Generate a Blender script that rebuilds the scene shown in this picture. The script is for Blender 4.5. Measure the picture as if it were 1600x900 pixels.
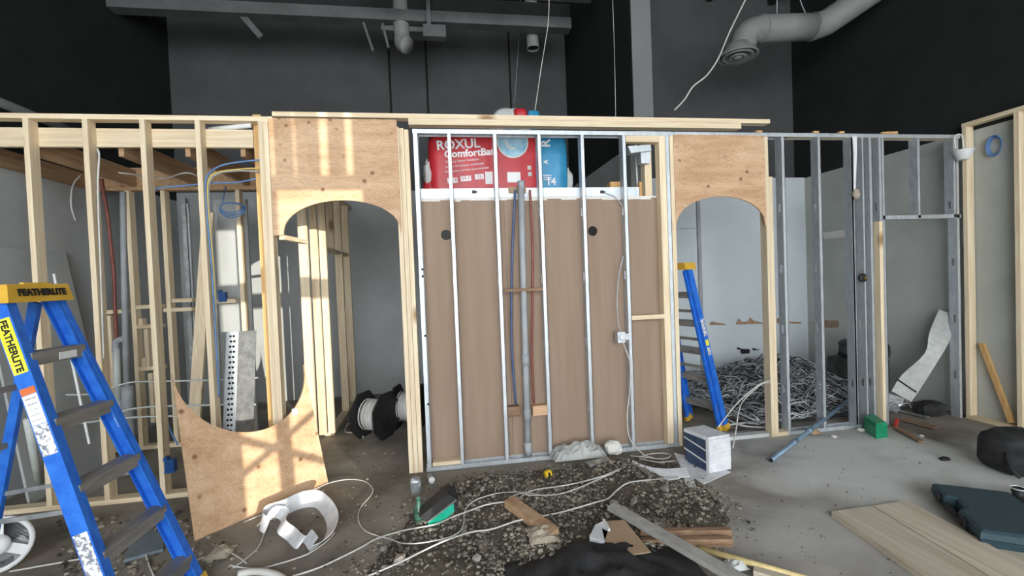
import bpy, math, random
import numpy as np
from mathutils import Vector, Matrix
random.seed(7); rng = np.random.default_rng(7)
for o in list(bpy.data.objects): bpy.data.objects.remove(o)
scene = bpy.context.scene
COL = scene.collection
V = lambda *a: np.array(a, float)

# ---------------------------------------------------------------- camera
FL, YAW, PIT, ROL, CH = 704.71, .1512, .0234, .0389, 1.6994
cf = V(math.sin(YAW)*math.cos(PIT), math.cos(YAW)*math.cos(PIT), -math.sin(PIT))
r0 = V(math.cos(YAW), -math.sin(YAW), 0); u0 = np.cross(r0, cf)
cr = r0*math.cos(ROL)-u0*math.sin(ROL); cu = u0*math.cos(ROL)+r0*math.sin(ROL)
CAM = V(0, 0, CH)
cam = bpy.data.cameras.new('camera'); co = bpy.data.objects.new('camera', cam); COL.objects.link(co)
cam.sensor_width = 36; cam.lens = 36*FL/1600; cam.clip_start = .05
mw = Matrix.Identity(4)
for i in range(3):
    mw[i][0] = cr[i]; mw[i][1] = cu[i]; mw[i][2] = -cf[i]; mw[i][3] = CAM[i]
co.matrix_world = mw; scene.camera = co

# ---------------------------------------------------------------- world, sun, exposure
w = bpy.data.worlds.new('sky'); scene.world = w; w.use_nodes = True
bg = w.node_tree.nodes['Background']; bg.inputs[0].default_value = (.75, .86, 1, 1); bg.inputs[1].default_value = 1.0
SUN_DX, SUN_DZ = -.50, -.0875                      # low sun through the storefront behind the camera
sl = bpy.data.lights.new('sun', 'SUN'); sl.energy = 4.4; sl.angle = math.radians(.22); sl.color = (1, .93, .8)
so = bpy.data.objects.new('sun', sl); COL.objects.link(so); so.location = (8, -12, 6)
so.rotation_euler = Vector((SUN_DX, 1, SUN_DZ)).to_track_quat('-Z', 'Y').to_euler()
PANE_STRENGTH = 7.0
scene.view_settings.view_transform = 'Standard'; scene.view_settings.look = 'None'
scene.view_settings.exposure = 0.22; scene.view_settings.gamma = 1; scene.view_settings.use_curve_mapping = False

# ---------------------------------------------------------------- picture ray -> point on a plane of the place
def ray(px, py): return cf+cr*(px-800)/FL-cu*(py-450)/FL
def on(px, py, i, v):
    d = ray(px, py); return CAM+d*((v-CAM[i])/d[i])
def PX(px, py, x): return on(px, py, 0, x)
def PY(px, py, y): return on(px, py, 1, y)
def PZ(px, py, z=0): return on(px, py, 2, z)

# ---------------------------------------------------------------- materials
MATS = {}
def mat(name, c1, c2=None, scale=6, rough=.7, metal=0, stretch=(1, 1, 1), bump=0, knots=0, island=0, rand=.0, spec=.4, detail=5, lo=.35, hi=.65, emit=0, trans=0, alpha=1):
    if name in MATS: return MATS[name]
    m = bpy.data.materials.new(name); m.use_nodes = True; n = m.node_tree.nodes; L = m.node_tree.links
    b = n['Principled BSDF']; b.inputs['Roughness'].default_value = rough; b.inputs['Metallic'].default_value = metal
    b.inputs['Specular IOR Level'].default_value = spec
    if trans: b.inputs['Transmission Weight'].default_value = trans
    if alpha < 1: b.inputs['Alpha'].default_value = alpha
    c2 = c2 or c1
    tc = n.new('ShaderNodeTexCoord'); mp = n.new('ShaderNodeMapping'); mp.inputs['Scale'].default_value = stretch
    oi = n.new('ShaderNodeObjectInfo'); ad = n.new('ShaderNodeVectorMath'); ad.operation = 'MULTIPLY_ADD'
    ad.inputs[1].default_value = (37, 53, 71)
    L.new(oi.outputs['Random'], ad.inputs[0]); L.new(tc.outputs['Object'], ad.inputs[2])
    L.new(ad.outputs[0], mp.inputs[0])
    nz = n.new('ShaderNodeTexNoise'); nz.inputs['Scale'].default_value = scale; nz.inputs['Detail'].default_value = detail
    nz.inputs['Roughness'].default_value = .6; L.new(mp.outputs[0], nz.inputs['Vector'])
    cr_ = n.new('ShaderNodeValToRGB'); e = cr_.color_ramp.elements
    e[0].position = lo; e[0].color = (*c1, 1); e[1].position = hi; e[1].color = (*c2, 1)
    L.new(nz.outputs[0], cr_.inputs[0]); col = cr_.outputs[0]
    if knots:
        vo = n.new('ShaderNodeTexVoronoi'); vo.inputs['Scale'].default_value = knots
        m2 = n.new('ShaderNodeMapping'); m2.inputs['Scale'].default_value = tuple(.45 if s < 1 else 1 for s in stretch)
        L.new(ad.outputs[0], m2.inputs[0]); L.new(m2.outputs[0], vo.inputs['Vector'])
        kr = n.new('ShaderNodeValToRGB'); kr.color_ramp.elements[0].position = .05; kr.color_ramp.elements[1].position = .15
        kr.color_ramp.elements[0].color = (.45, .32, .22, 1); kr.color_ramp.elements[1].color = (1, 1, 1, 1)
        L.new(vo.outputs['Distance'], kr.inputs[0])
        mx = n.new('ShaderNodeMix'); mx.data_type = 'RGBA'; mx.blend_type = 'MULTIPLY'; mx.inputs[0].default_value = 1
        L.new(col, mx.inputs[6]); L.new(kr.outputs[0], mx.inputs[7]); col = mx.outputs[2]
    if island or rand:
        hs = n.new('ShaderNodeHueSaturation'); mr = n.new('ShaderNodeMapRange')
        k = island or rand; mr.inputs[3].default_value = 1-k; mr.inputs[4].default_value = 1+k
        if island:
            g = n.new('ShaderNodeNewGeometry'); L.new(g.outputs['Random Per Island'], mr.inputs[0])
        else: L.new(oi.outputs['Random'], mr.inputs[0])
        L.new(mr.outputs[0], hs.inputs['Value']); L.new(col, hs.inputs['Color']); col = hs.outputs[0]
    L.new(col, b.inputs['Base Color'])
    if bump:
        bp = n.new('ShaderNodeBump'); bp.inputs['Strength'].default_value = bump; bp.inputs['Distance'].default_value = .01
        L.new(nz.outputs[0], bp.inputs['Height']); L.new(bp.outputs[0], b.inputs['Normal'])
    if emit:
        b.inputs['Emission Color'].default_value = (*c1, 1); b.inputs['Emission Strength'].default_value = emit
    MATS[name] = m; return m
PINE1, PINE2 = (.72, .565, .37), (.87, .745, .54)
woodz = mat('pine_upright', PINE1, PINE2, 7, .75, stretch=(6, 6, .25), knots=3.2, rand=.09, bump=.06)
woodx = mat('pine_lengthwise', PINE1, PINE2, 7, .75, stretch=(.25, 6, 6), knots=3.2, rand=.09, bump=.06)
woody = mat('pine_depthwise', PINE1, PINE2, 7, .75, stretch=(6, .25, 6), knots=3.2, rand=.09, bump=.06)
woodor = mat('pine_orange', (.62, .36, .14), (.74, .47, .20), 7, .7, stretch=(6, 6, .25), knots=2.5, bump=.05)
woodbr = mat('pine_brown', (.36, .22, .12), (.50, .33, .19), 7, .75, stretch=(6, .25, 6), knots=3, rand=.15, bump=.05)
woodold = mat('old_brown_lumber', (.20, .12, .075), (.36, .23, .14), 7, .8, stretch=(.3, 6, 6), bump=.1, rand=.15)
plym = mat('plywood', (.56, .34, .19), (.72, .49, .31), 2.2, .65, stretch=(.9, 4, 4.5), bump=.03, detail=6, rand=.05)
def ply_rings(m):                        # rotary-cut veneer: contour grain and small scattered knots
    n = m.node_tree.nodes; L = m.node_tree.links; b = n['Principled BSDF']; src = b.inputs['Base Color'].links[0].from_socket
    nz = [q for q in n if q.type == 'TEX_NOISE'][0]
    mu = n.new('ShaderNodeMath'); mu.operation = 'MULTIPLY'; mu.inputs[1].default_value = 95; L.new(nz.outputs[0], mu.inputs[0])
    si = n.new('ShaderNodeMath'); si.operation = 'SINE'; L.new(mu.outputs[0], si.inputs[0])
    mr = n.new('ShaderNodeMapRange'); mr.inputs[1].default_value = .2; mr.inputs[2].default_value = 1; mr.inputs[3].default_value = 1; mr.inputs[4].default_value = .80; L.new(si.outputs[0], mr.inputs[0])
    mx = n.new('ShaderNodeMix'); mx.data_type = 'RGBA'; mx.blend_type = 'MULTIPLY'; mx.inputs[0].default_value = 1; L.new(src, mx.inputs[6]); L.new(mr.outputs[0], mx.inputs[7])
    tc = n.new('ShaderNodeTexCoord'); vo = n.new('ShaderNodeTexVoronoi'); vo.inputs['Scale'].default_value = 7; L.new(tc.outputs['Object'], vo.inputs['Vector'])
    kr = n.new('ShaderNodeValToRGB'); kr.color_ramp.elements[0].position = .07; kr.color_ramp.elements[1].position = .16
    kr.color_ramp.elements[0].color = (.30, .18, .11, 1); kr.color_ramp.elements[1].color = (1, 1, 1, 1); L.new(vo.outputs['Distance'], kr.inputs[0])
    m2 = n.new('ShaderNodeMix'); m2.data_type = 'RGBA'; m2.blend_type = 'MULTIPLY'; m2.inputs[0].default_value = .85; L.new(mx.outputs[2], m2.inputs[6]); L.new(kr.outputs[0], m2.inputs[7])
    L.new(m2.outputs[2], b.inputs['Base Color'])
ply_rings(plym)
plank = mat('fir_plank', (.50, .43, .33), (.64, .57, .46), 5, .8, stretch=(5, .2, 5), knots=2, rand=.1, bump=.05)
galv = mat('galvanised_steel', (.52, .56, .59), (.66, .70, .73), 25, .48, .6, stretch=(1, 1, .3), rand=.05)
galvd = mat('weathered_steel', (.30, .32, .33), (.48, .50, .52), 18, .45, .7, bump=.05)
kraft = mat('brown_board_paper', (.295, .21, .152), (.335, .245, .182), 3, .85, stretch=(4, 4, .3), rand=.03)
gyp = mat('gypsum_core', (.72, .69, .64), (.8, .78, .74), 20, .9, bump=.2)
whitewall = mat('pale_wall_paint', (.62, .68, .71), (.66, .72, .75), 2, .75, bump=.02)
greywall = mat('grey_wall_board', (.38, .40, .40), (.44, .46, .46), 2, .8, bump=.02)
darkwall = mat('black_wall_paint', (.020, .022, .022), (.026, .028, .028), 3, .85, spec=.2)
charwall = mat('charcoal_wall_paint', (.062, .064, .066), (.078, .080, .082), 2, .7, spec=.3)
charlt = mat('charcoal_pier_paint', (.15, .155, .155), (.18, .185, .185), 2, .7)  # lighter tone that paints light onto the pier end
steelp = mat('painted_dark_steel', (.085, .09, .09), (.12, .125, .125), 4, .6, spec=.3)
blackm = mat('black_plastic', (.012, .012, .014), (.03, .03, .032), 6, .55)
blackcl = mat('black_cloth', (.015, .015, .016), (.04, .04, .042), 9, .9, bump=.2)
blue = mat('blue_fibreglass', (.012, .115, .56), (.03, .19, .70), 14, .5, bump=.05)
yellow = mat('yellow_plastic', (.62, .36, .035), (.74, .45, .06), 8, .5)
yelst = mat('yellow_sticker', (.85, .80, .04), (.9, .84, .07), 8, .5)
stick = mat('printed_sticker', (.22, .24, .28), (.80, .81, .83), 55, .5, lo=.44, hi=.52)
orange = mat('orange_sticker', (.62, .12, .03), (.7, .2, .06), 30, .5)
alu = mat('dull_aluminium', (.20, .19, .175), (.33, .31, .29), 12, .5, .35, stretch=(1, .3, 1))
ink = mat('black_ink', (.012, .012, .012), rough=.6)
white = mat('white_plastic', (.74, .75, .76), (.82, .83, .83), 8, .5)
foam = mat('white_foam_wrap', (.60, .62, .66), (.80, .81, .83), 9, .6, bump=.3)
cablew = mat('white_cable_jacket', (.55, .54, .51), (.70, .69, .66), 8, .5)
cableg = mat('grey_cable_jacket', (.33, .35, .37), (.5, .52, .54), 8, .5)
cablek = mat('black_cable_jacket', (.02, .02, .02), (.05, .05, .05), 8, .5)
cableb = mat('blue_cable_jacket', (.09, .2, .42), (.16, .30, .55), 8, .5)
cabley = mat('yellow_cable_jacket', (.68, .52, .14), (.78, .6, .2), 8, .5)
bluebox = mat('blue_box_plastic', (.01, .06, .22), (.02, .1, .32), 8, .45)
pexb = mat('blue_tube', (.06, .09, .19), (.09, .13, .25), 8, .45)
pexr = mat('red_tube', (.20, .06, .045), (.28, .09, .07), 8, .45)
greypipe = mat('grey_drain_plastic', (.32, .34, .36), (.42, .44, .46), 6, .5)
palepipe = mat('pale_pipe_plastic', (.5, .54, .52), (.6, .63, .6), 6, .5)
copper = mat('copper', (.5, .22, .1), (.6, .3, .15), 8, .35, .8)
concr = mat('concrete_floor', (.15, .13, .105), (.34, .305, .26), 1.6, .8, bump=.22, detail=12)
def dust_light_patch(m, blobs, col):           # pale plaster dust, also brightening the floor where light falls short
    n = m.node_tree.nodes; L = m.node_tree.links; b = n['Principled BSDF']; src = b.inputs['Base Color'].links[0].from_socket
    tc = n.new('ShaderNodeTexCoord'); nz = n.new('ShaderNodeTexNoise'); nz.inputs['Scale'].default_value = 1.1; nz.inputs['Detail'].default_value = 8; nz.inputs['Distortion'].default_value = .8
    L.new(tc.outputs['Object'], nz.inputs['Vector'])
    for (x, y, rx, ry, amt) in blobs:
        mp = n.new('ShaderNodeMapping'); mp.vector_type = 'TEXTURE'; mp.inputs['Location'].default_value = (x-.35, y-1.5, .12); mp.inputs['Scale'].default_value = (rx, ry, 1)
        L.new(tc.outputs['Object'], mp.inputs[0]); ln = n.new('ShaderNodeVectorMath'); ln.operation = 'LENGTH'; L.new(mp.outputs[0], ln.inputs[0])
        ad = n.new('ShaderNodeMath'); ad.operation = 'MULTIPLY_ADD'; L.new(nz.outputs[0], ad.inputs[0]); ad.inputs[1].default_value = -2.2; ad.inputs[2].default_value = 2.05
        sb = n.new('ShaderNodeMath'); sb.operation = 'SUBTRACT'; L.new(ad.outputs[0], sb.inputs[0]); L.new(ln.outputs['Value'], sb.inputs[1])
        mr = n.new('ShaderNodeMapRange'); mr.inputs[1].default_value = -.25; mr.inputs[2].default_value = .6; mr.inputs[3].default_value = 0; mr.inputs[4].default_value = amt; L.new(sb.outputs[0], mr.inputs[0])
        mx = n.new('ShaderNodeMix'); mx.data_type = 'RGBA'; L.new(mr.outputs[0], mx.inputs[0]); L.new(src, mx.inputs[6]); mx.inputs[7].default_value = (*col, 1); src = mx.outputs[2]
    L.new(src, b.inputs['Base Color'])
dust_light_patch(concr, ((3.4, 3.4, 1.1, .75, .85), (4.3, 3.1, .8, .5, .7), (2.5, 2.6, .9, .6, .5)), (.72, .73, .71))
dirt = mat('dark_earth', (.065, .054, .04), (.15, .13, .10), 7, .95, bump=.6, detail=10)
gravm = mat('gravel', (.13, .115, .09), (.27, .245, .20), 6, .85, island=.8)
rockm = mat('loose_rock', (.2, .18, .15), (.34, .32, .28), 12, .9, bump=.3, rand=.25)
wirem = mat('tangled_wire_grey', (.17, .18, .19), (.36, .37, .38), 3, .5, island=.5)
wirek = mat('tangled_wire_dark', (.012, .012, .013), (.05, .05, .05), 3, .6, island=.6)
wirem2 = mat('tangled_wire_pale', (.36, .38, .39), (.55, .56, .57), 3, .5, island=.35)
redbag = mat('red_bag_film', (.46, .02, .03), (.58, .04, .05), 4, .35, bump=.35)
bluebag = mat('blue_bag_film', (.02, .22, .42), (.05, .32, .55), 5, .35, bump=.3)
film = mat('pale_bag_film', (.5, .52, .51), (.68, .69, .67), 7, .35, bump=.4)
skyblue = mat('pale_blue_print', (.16, .40, .56), (.42, .62, .72), 9, .4)
green = mat('green_plastic', (.01, .24, .11), (.02, .33, .17), 9, .4)
teal = mat('teal_plastic', (.01, .38, .24), (.03, .48, .32), 9, .4)
glassg = mat('green_glass', (.10, .26, .19), (.12, .3, .22), 6, .1, trans=.6)
casem = mat('slate_case_plastic', (.022, .052, .068), (.035, .07, .09), 30, .5, bump=.15)
card = mat('cardboard', (.36, .25, .16), (.44, .32, .21), 5, .9, rand=.1)
paper = mat('crumpled_paper', (.33, .28, .22), (.45, .39, .31), 9, .9, bump=.3)
stickm = mat('pale_yellow_handle', (.58, .45, .20), (.68, .54, .27), 8, .6, stretch=(.4, 6, 6))
tape = mat('yellow_tape_case', (.75, .5, .02), rough=.4)
navy = mat('navy_bundle', (.03, .05, .10), (.06, .09, .16), 9, .6, bump=.2)
bluegrey = mat('blue_grey_board', (.13, .17, .2), (.19, .23, .26), 5, .7)
conduit = mat('blue_grey_conduit', (.17, .25, .34), (.24, .33, .42), 6, .4, .3)
torn = mat('torn_board_paper', (.33, .2, .13), (.45, .32, .23), 20, .9, bump=.2)
brass = mat('brass', (.5, .36, .1), rough=.3, metal=.9)
holem = mat('dark_opening', (.008, .008, .008), rough=.9)
mull = mat('storefront_aluminium', (.1, .1, .1), rough=.5, metal=.5)
ductm = mat('painted_duct', (.20, .205, .20), (.24, .245, .235), 5, .6)

# ---------------------------------------------------------------- geometry helpers
class G:
    def __init__(s): s.v = []; s.f = []
    def add(s, vs, fs):
        b = len(s.v); s.v += [tuple(map(float, p)) for p in vs]; s.f += [tuple(i+b for i in q) for q in fs]; return s
    def hexa(s, p):
        return s.add(p, [(0, 3, 2, 1), (4, 5, 6, 7), (0, 1, 5, 4), (1, 2, 6, 5), (2, 3, 7, 6), (3, 0, 4, 7)])
    def box(s, x0, x1, y0, y1, z0, z1):
        return s.hexa([(x0, y0, z0), (x1, y0, z0), (x1, y1, z0), (x0, y1, z0), (x0, y0, z1), (x1, y0, z1), (x1, y1, z1), (x0, y1, z1)])
    def beam(s, a, b, wd, th, side):
        a, b = V(*a), V(*b); d = b-a; d /= np.linalg.norm(d); sd = V(*side); sd = sd-d*(sd@d); sd /= np.linalg.norm(sd)
        t = np.cross(d, sd); h, k = sd*wd/2, t*th/2
        return s.hexa([a-h-k, a+h-k, a+h+k, a-h+k, b-h-k, b+h-k, b+h+k, b-h+k])
    def tube(s, pts, r, n=7, closed=False, caps=True):
        P = np.array(pts, float); m = len(P); T = np.zeros_like(P)
        for i in range(m):
            a = P[(i-1) % m] if closed or i > 0 else P[0]; b = P[(i+1) % m] if closed or i < m-1 else P[-1]
            d = b-a; T[i] = d/(np.linalg.norm(d)+1e-9)
        up = V(0, 0, 1) if abs(T[0][2]) < .9 else V(1, 0, 0)
        nn = np.cross(T[0], up); nn /= np.linalg.norm(nn); vs = []; R = r if hasattr(r, '__len__') else [r]*m
        for i in range(m):
            nn = nn-T[i]*(nn@T[i]); nn /= np.linalg.norm(nn)+1e-9; bb = np.cross(T[i], nn)
            for k in range(n):
                a = 2*math.pi*k/n; vs.append(P[i]+R[i]*(nn*math.cos(a)+bb*math.sin(a)))
        fs = []
        for i in range(m if closed else m-1):
            j = (i+1) % m
            for k in range(n): fs.append((i*n+k, i*n+(k+1) % n, j*n+(k+1) % n, j*n+k))
        if caps and not closed: fs += [tuple(range(n))[::-1], tuple(range((m-1)*n, m*n))]
        return s.add(vs, fs)
    def prism(s, outline, off):
        n = len(outline); o = V(*off); vs = [V(*p) for p in outline]; vs = vs+[p+o for p in vs]
        return s.add(vs, [tuple(range(n))[::-1], tuple(range(n, 2*n))]+[(i, (i+1) % n, n+(i+1) % n, n+i) for i in range(n)])
    def band(s, A, B, off):           # closed solid between two polylines A and B, thickened by off
        n = len(A); o = V(*off); vs = [V(*p) for p in A]+[V(*p) for p in B]; vs = vs+[p+o for p in vs]; fs = []; m = 2*n
        for i in range(n-1):
            fs += [(i, i+1, n+i+1, n+i), (m+i, m+n+i, m+n+i+1, m+i+1), (i, m+i, m+i+1, i+1), (n+i, n+i+1, m+n+i+1, m+n+i)]
        fs += [(0, n, m+n, m), (n-1, m+n-1, m+2*n-1, 2*n-1)]
        return s.add(vs, fs)
    def lathe(s, c, prof, axis=(0, 0, 1), n=20):
        a = V(*axis); a /= np.linalg.norm(a); u = np.cross(a, V(1, 0, 0) if abs(a[0]) < .9 else V(0, 1, 0)); u /= np.linalg.norm(u); w_ = np.cross(a, u)
        c = V(*c); vs = []; m = len(prof)
        for (r, h) in prof:
            for k in range(n):
                t = 2*math.pi*k/n; vs.append(c+a*h+(u*math.cos(t)+w_*math.sin(t))*r)
        fs = [(i*n+k, i*n+(k+1) % n, (i+1)*n+(k+1) % n, (i+1)*n+k) for i in range(m-1) for k in range(n)]
        return s.add(vs, fs+[tuple(range(n))[::-1], tuple(range((m-1)*n, m*n))])
    def blob(s, c, rad, e=1.0, jit=0, nu=14, nv=9, seed=0):      # superellipsoid with crumple
        q = np.random.default_rng(seed); vs = []; c = V(*c)
        sp = lambda x: math.copysign(abs(x)**e, x)
        for j in range(nv+1):
            ph = -math.pi/2+math.pi*j/nv
            for i in range(nu):
                th = 2*math.pi*i/nu; p = V(sp(math.cos(ph))*sp(math.cos(th)), sp(math.cos(ph))*sp(math.sin(th)), sp(math.sin(ph)))
                vs.append(c+p*V(*rad)*(1+jit*(q.random()-.5)))
        fs = [(j*nu+i, j*nu+(i+1) % nu, (j+1)*nu+(i+1) % nu, (j+1)*nu+i) for j in range(nv) for i in range(nu)]
        return s.add(vs, fs)
    def grid(s, fn, nu, nv, off=None):
        vs = [fn(i/nu, j/nv) for j in range(nv+1) for i in range(nu+1)]; k = nu+1
        fs = [(j*k+i, j*k+i+1, (j+1)*k+i+1, (j+1)*k+i) for j in range(nv) for i in range(nu)]
        if off is None: return s.add(vs, fs)
        n = len(vs); o = V(*off); b = list(range(0, nu))
        rim = [i for i in range(nu+1)]+[j*k+nu for j in range(1, nv+1)]+[nv*k+i for i in range(nu-1, -1, -1)]+[j*k for j in range(nv-1, 0, -1)]
        fs = fs+[tuple(n+i for i in q[::-1]) for q in fs]+[(rim[i], n+rim[i], n+rim[(i+1) % len(rim)], rim[(i+1) % len(rim)]) for i in range(len(rim))]
        return s.add(vs+[V(*p)+o for p in vs], fs)
def smooth(pts, k=6, closed=False):
    P = [V(*p) for p in pts]; n = len(P); out = []
    for i in range(n if closed else n-1):
        a = P[(i-1) % n] if closed or i else P[0]; b = P[i]; c = P[(i+1) % n]; d = P[(i+2) % n] if closed or i < n-2 else P[-1]
        for j in range(k):
            t = j/k; out.append(.5*((2*b)+(c-a)*t+(2*a-5*b+4*c-d)*t*t+(3*b-a-3*c+d)*t**3))
    if not closed: out.append(P[-1])
    return out

def mk(name, g, m, loc, parent=None, sm=False):
    me = bpy.data.meshes.new(name); v = np.array(g.v)-V(*loc)
    me.from_pydata([tuple(p) for p in v], [], g.f); me.validate(); me.update()
    import bmesh
    bm = bmesh.new(); bm.from_mesh(me); bmesh.ops.recalc_face_normals(bm, faces=bm.faces); bm.to_mesh(me); bm.free()
    if sm: me.polygons.foreach_set('use_smooth', [True]*len(me.polygons))
    me.materials.append(m)
    o = bpy.data.objects.new(name, me); COL.objects.link(o)
    if parent is not None: o.parent = parent
    else: o.location = loc
    return o
def tag(o, label, cat, group=None, kind=None):
    o['label'] = label
    if cat: o['category'] = cat
    if group: o['group'] = group
    if kind: o['kind'] = kind
    return o
def base(g):
    v = np.array(g.v); return V((v[:, 0].min()+v[:, 0].max())/2, (v[:, 1].min()+v[:, 1].max())/2, v[:, 2].min())
def one(name, g, m, label, cat, group=None, sm=False, kind=None):
    return tag(mk(name, g, m, base(g), None, sm), label, cat, group, kind)
def thing(name, label, cat, loc, group=None):
    o = bpy.data.objects.new(name, None); COL.objects.link(o); o.location = loc; o.empty_display_size = .05
    return tag(o, label, cat, group)
WL = {}
def wloc(o):
    l = V(*o.location)
    return l+(wloc(o.parent) if o.parent else 0)
def part(name, g, m, parent, sm=False, label=None):
    o = mk(name, g, m, wloc(parent), parent, sm)
    if label: o['label'] = label
    return o
def struct(name, g, m, label=None, parent=None, cat=None):
    if parent is not None: return part(name, g, m, parent)
    o = mk(name, g, m, base(g)); o['kind'] = 'structure'
    if label: o['label'] = label
    return o
def text(body, size, c, t, up, m, parent, name='lettering', bold=.0):
    cv = bpy.data.curves.new('letters', 'FONT'); cv.body = body; cv.size = size; cv.extrude = .0006; cv.offset = bold
    cv.align_x = 'CENTER'; cv.align_y = 'CENTER'; cv.resolution_u = 3
    to = bpy.data.objects.new('letters', cv); COL.objects.link(to)
    me = bpy.data.meshes.new_from_object(to.evaluated_get(bpy.context.evaluated_depsgraph_get()))
    bpy.data.objects.remove(to); bpy.data.curves.remove(cv)
    t = V(*t); t /= np.linalg.norm(t); up = V(*up); up = up-t*(up@t); up /= np.linalg.norm(up); n = np.cross(t, up)
    for q in me.vertices:
        a = V(*q.co); q.co = t*a[0]+up*a[1]+n*a[2]
    me.materials.clear(); me.materials.append(m); me.name = name
    o = bpy.data.objects.new(name, me); COL.objects.link(o); o.parent = parent; o.location = V(*c)-wloc(parent)
    return o

# ================================================================ ROOM SHELL
D = 4.045                                        # front face of the framed wall
XL, XR, YB, YR, YS, ZC, ZW = -3.70, 5.60, 7.10, 6.25, -5.0, 6.0, 3.09
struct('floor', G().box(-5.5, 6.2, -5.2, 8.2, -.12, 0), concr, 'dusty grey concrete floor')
struct('ceiling', G().box(-5.5, 6.2, -5.2, 8.2, ZC, ZC+.1), darkwall, 'black open ceiling deck')
struct('wall_left', G().box(XL-.15, XL, YS-.2, YB+.1, 2.97, ZC), darkwall, 'black painted upper left wall')
struct('wall_left', G().box(XL-.15, XL, YS-.2, YB+.1, 0, 2.97), greywall, 'grey board lower left wall')
struct('wall_back', G().box(XL, 2.09, YB, YB+.15, ZW, ZC), charwall, 'charcoal upper back wall')
struct('wall_back', G().box(XL, 2.09, YB, YB+.15, 0, ZW), greywall, 'grey lower back wall')
pw = struct('wall_partition', G().box(2.09, 2.31, 4.61, YB, ZW, ZC), darkwall, 'black upper pier between the rooms')  # body coloured black to paint in its unlit side
part('pier_end', G().box(2.09, 2.31, 4.59, 4.61, ZW, ZC), charlt, pw, label='paler painted end of the pier')  # paler cap stands in for light falling on the end
struct('wall_partition', G().box(2.09, 2.31, 4.72, YB, 0, ZW), greywall, 'grey lower partition wall')
struct('wall_right_back', G().box(2.31, XR+.2, 6.45, 6.6, ZW-.02, ZC), charwall, 'charcoal upper wall behind the duct')
struct('wall_right_back', G().box(2.31, XR, YR, 6.6, 0, ZW-.02), whitewall, 'pale painted wall seen through the right arch')
struct('wall_right', G().box(XR, XR+.2, YS-.2, 6.6, 3.06, ZC), darkwall, 'black painted upper right wall')
struct('wall_right', G().box(XR, XR+.2, YS-.2, 6.45, 0, 3.06), mat('grey_green_wall_paint', (.45, .465, .43), (.52, .535, .50), 2, .8), 'pale painted lower right wall')
for px in (607, 665, 795):                       # black joints in the charcoal wall
    a = PY(px, 75, YB-.003); b = PY(px+5, 185, YB-.003)
    struct('trim_%d' % (1+(607, 665, 795).index(px)), G().beam((a[0], YB-.004, 3.0), (a[0], YB-.004, 5.6), .03, .008, (1, 0, 0)), holem, 'black vertical joint in the charcoal back wall')
p = PY(1094, 450, YR-.02)
struct('trim_4', G().box(p[0]-.02, p[0]+.03, YR-.035, YR, 0, 3.0), greypipe, 'narrow grey strip standing on the pale back wall')  # grey colour stands in for shadow on a return of the wall
g = G(); q = PY(1075, 357, YR-.004); g.box(2.4, p[0]-.02, YR-.004, YR, q[2]-.006, q[2]+.006); struct('trim_5', g, greypipe, 'horizontal board joint')
# storefront behind the camera: panes made to glow as daylight, gap shaped for sun
OX0, OX1, OZ0, OZ1 = 2.78, 3.92, .75, 3.30
PT = 5.75
front = struct('wall_front', G().box(XL, XR, YS-.1, YS, PT, ZC).box(OX1, XR, YS-.1, YS, 0, .25).box(XL, OX0, YS-.1, YS, 0, .25)
    .box(OX0, OX1, YS-.1, YS, 0, OZ0).box(OX0, OX1, YS-.1, YS, 4.0, PT).box(OX1, OX1+.12, YS-.1, YS, .25, PT).box(OX0-.12, OX0, YS-.1, YS, .25, PT).box(OX0, OX1, YS-.1, YS, OZ1, OZ1+.12), mull, 'storefront wall')
g = G().box(OX0, OX1, YS-.08, YS-.02, 2.45, 2.67).box(3.09, 3.19, YS-.08, YS-.02, OZ0, OZ1).beam((2.78, YS-.05, 1.05), (3.5, YS-.05, 1.43), .05, .04, (0, 0, 1)).beam((2.78, YS-.05, 1.32), (3.5, YS-.05, .97), .05, .04, (0, 0, 1))  # crossed braces added to cast the shadows on the plywood offcut
xs = OX0
for a, b in ((0, .38), (.43, .56), (.60, .77), (.86, .98), (1.06, 1.14)): g.box(OX0+a, OX0+b, YS-.08, YS-.02, OZ1+.12, 4.0)  # slats added to split the sun into streaks on the arch plywood
part('window_mullion', g, mull, front)
paneM = mat('papered_glass', (.93, .97, 1.0), rough=.9, emit=PANE_STRENGTH)
nP = 5; wP = (XR-OX1-.12)/nP; slots = [(XL+i*(OX0-.12-XL)/4, (OX0-.12-XL)/4) for i in range(4)]+[(OX1+.12, XR-OX1-.12)]
for i, (x0, wP) in enumerate(slots):
    wn = struct('window_%d' % (i+1), G().box(x0, x0+wP, YS-.06, YS-.03, .24, PT+.01), paneM, 'daylit papered shop window')
    part('window_frame', G().box(x0-.03, x0+.05, YS-.1, YS+.03, .25, PT).box(x0+.05, x0+wP-.05, YS-.02, YS+.02, 2.6, 2.68), mull, wn)

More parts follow.
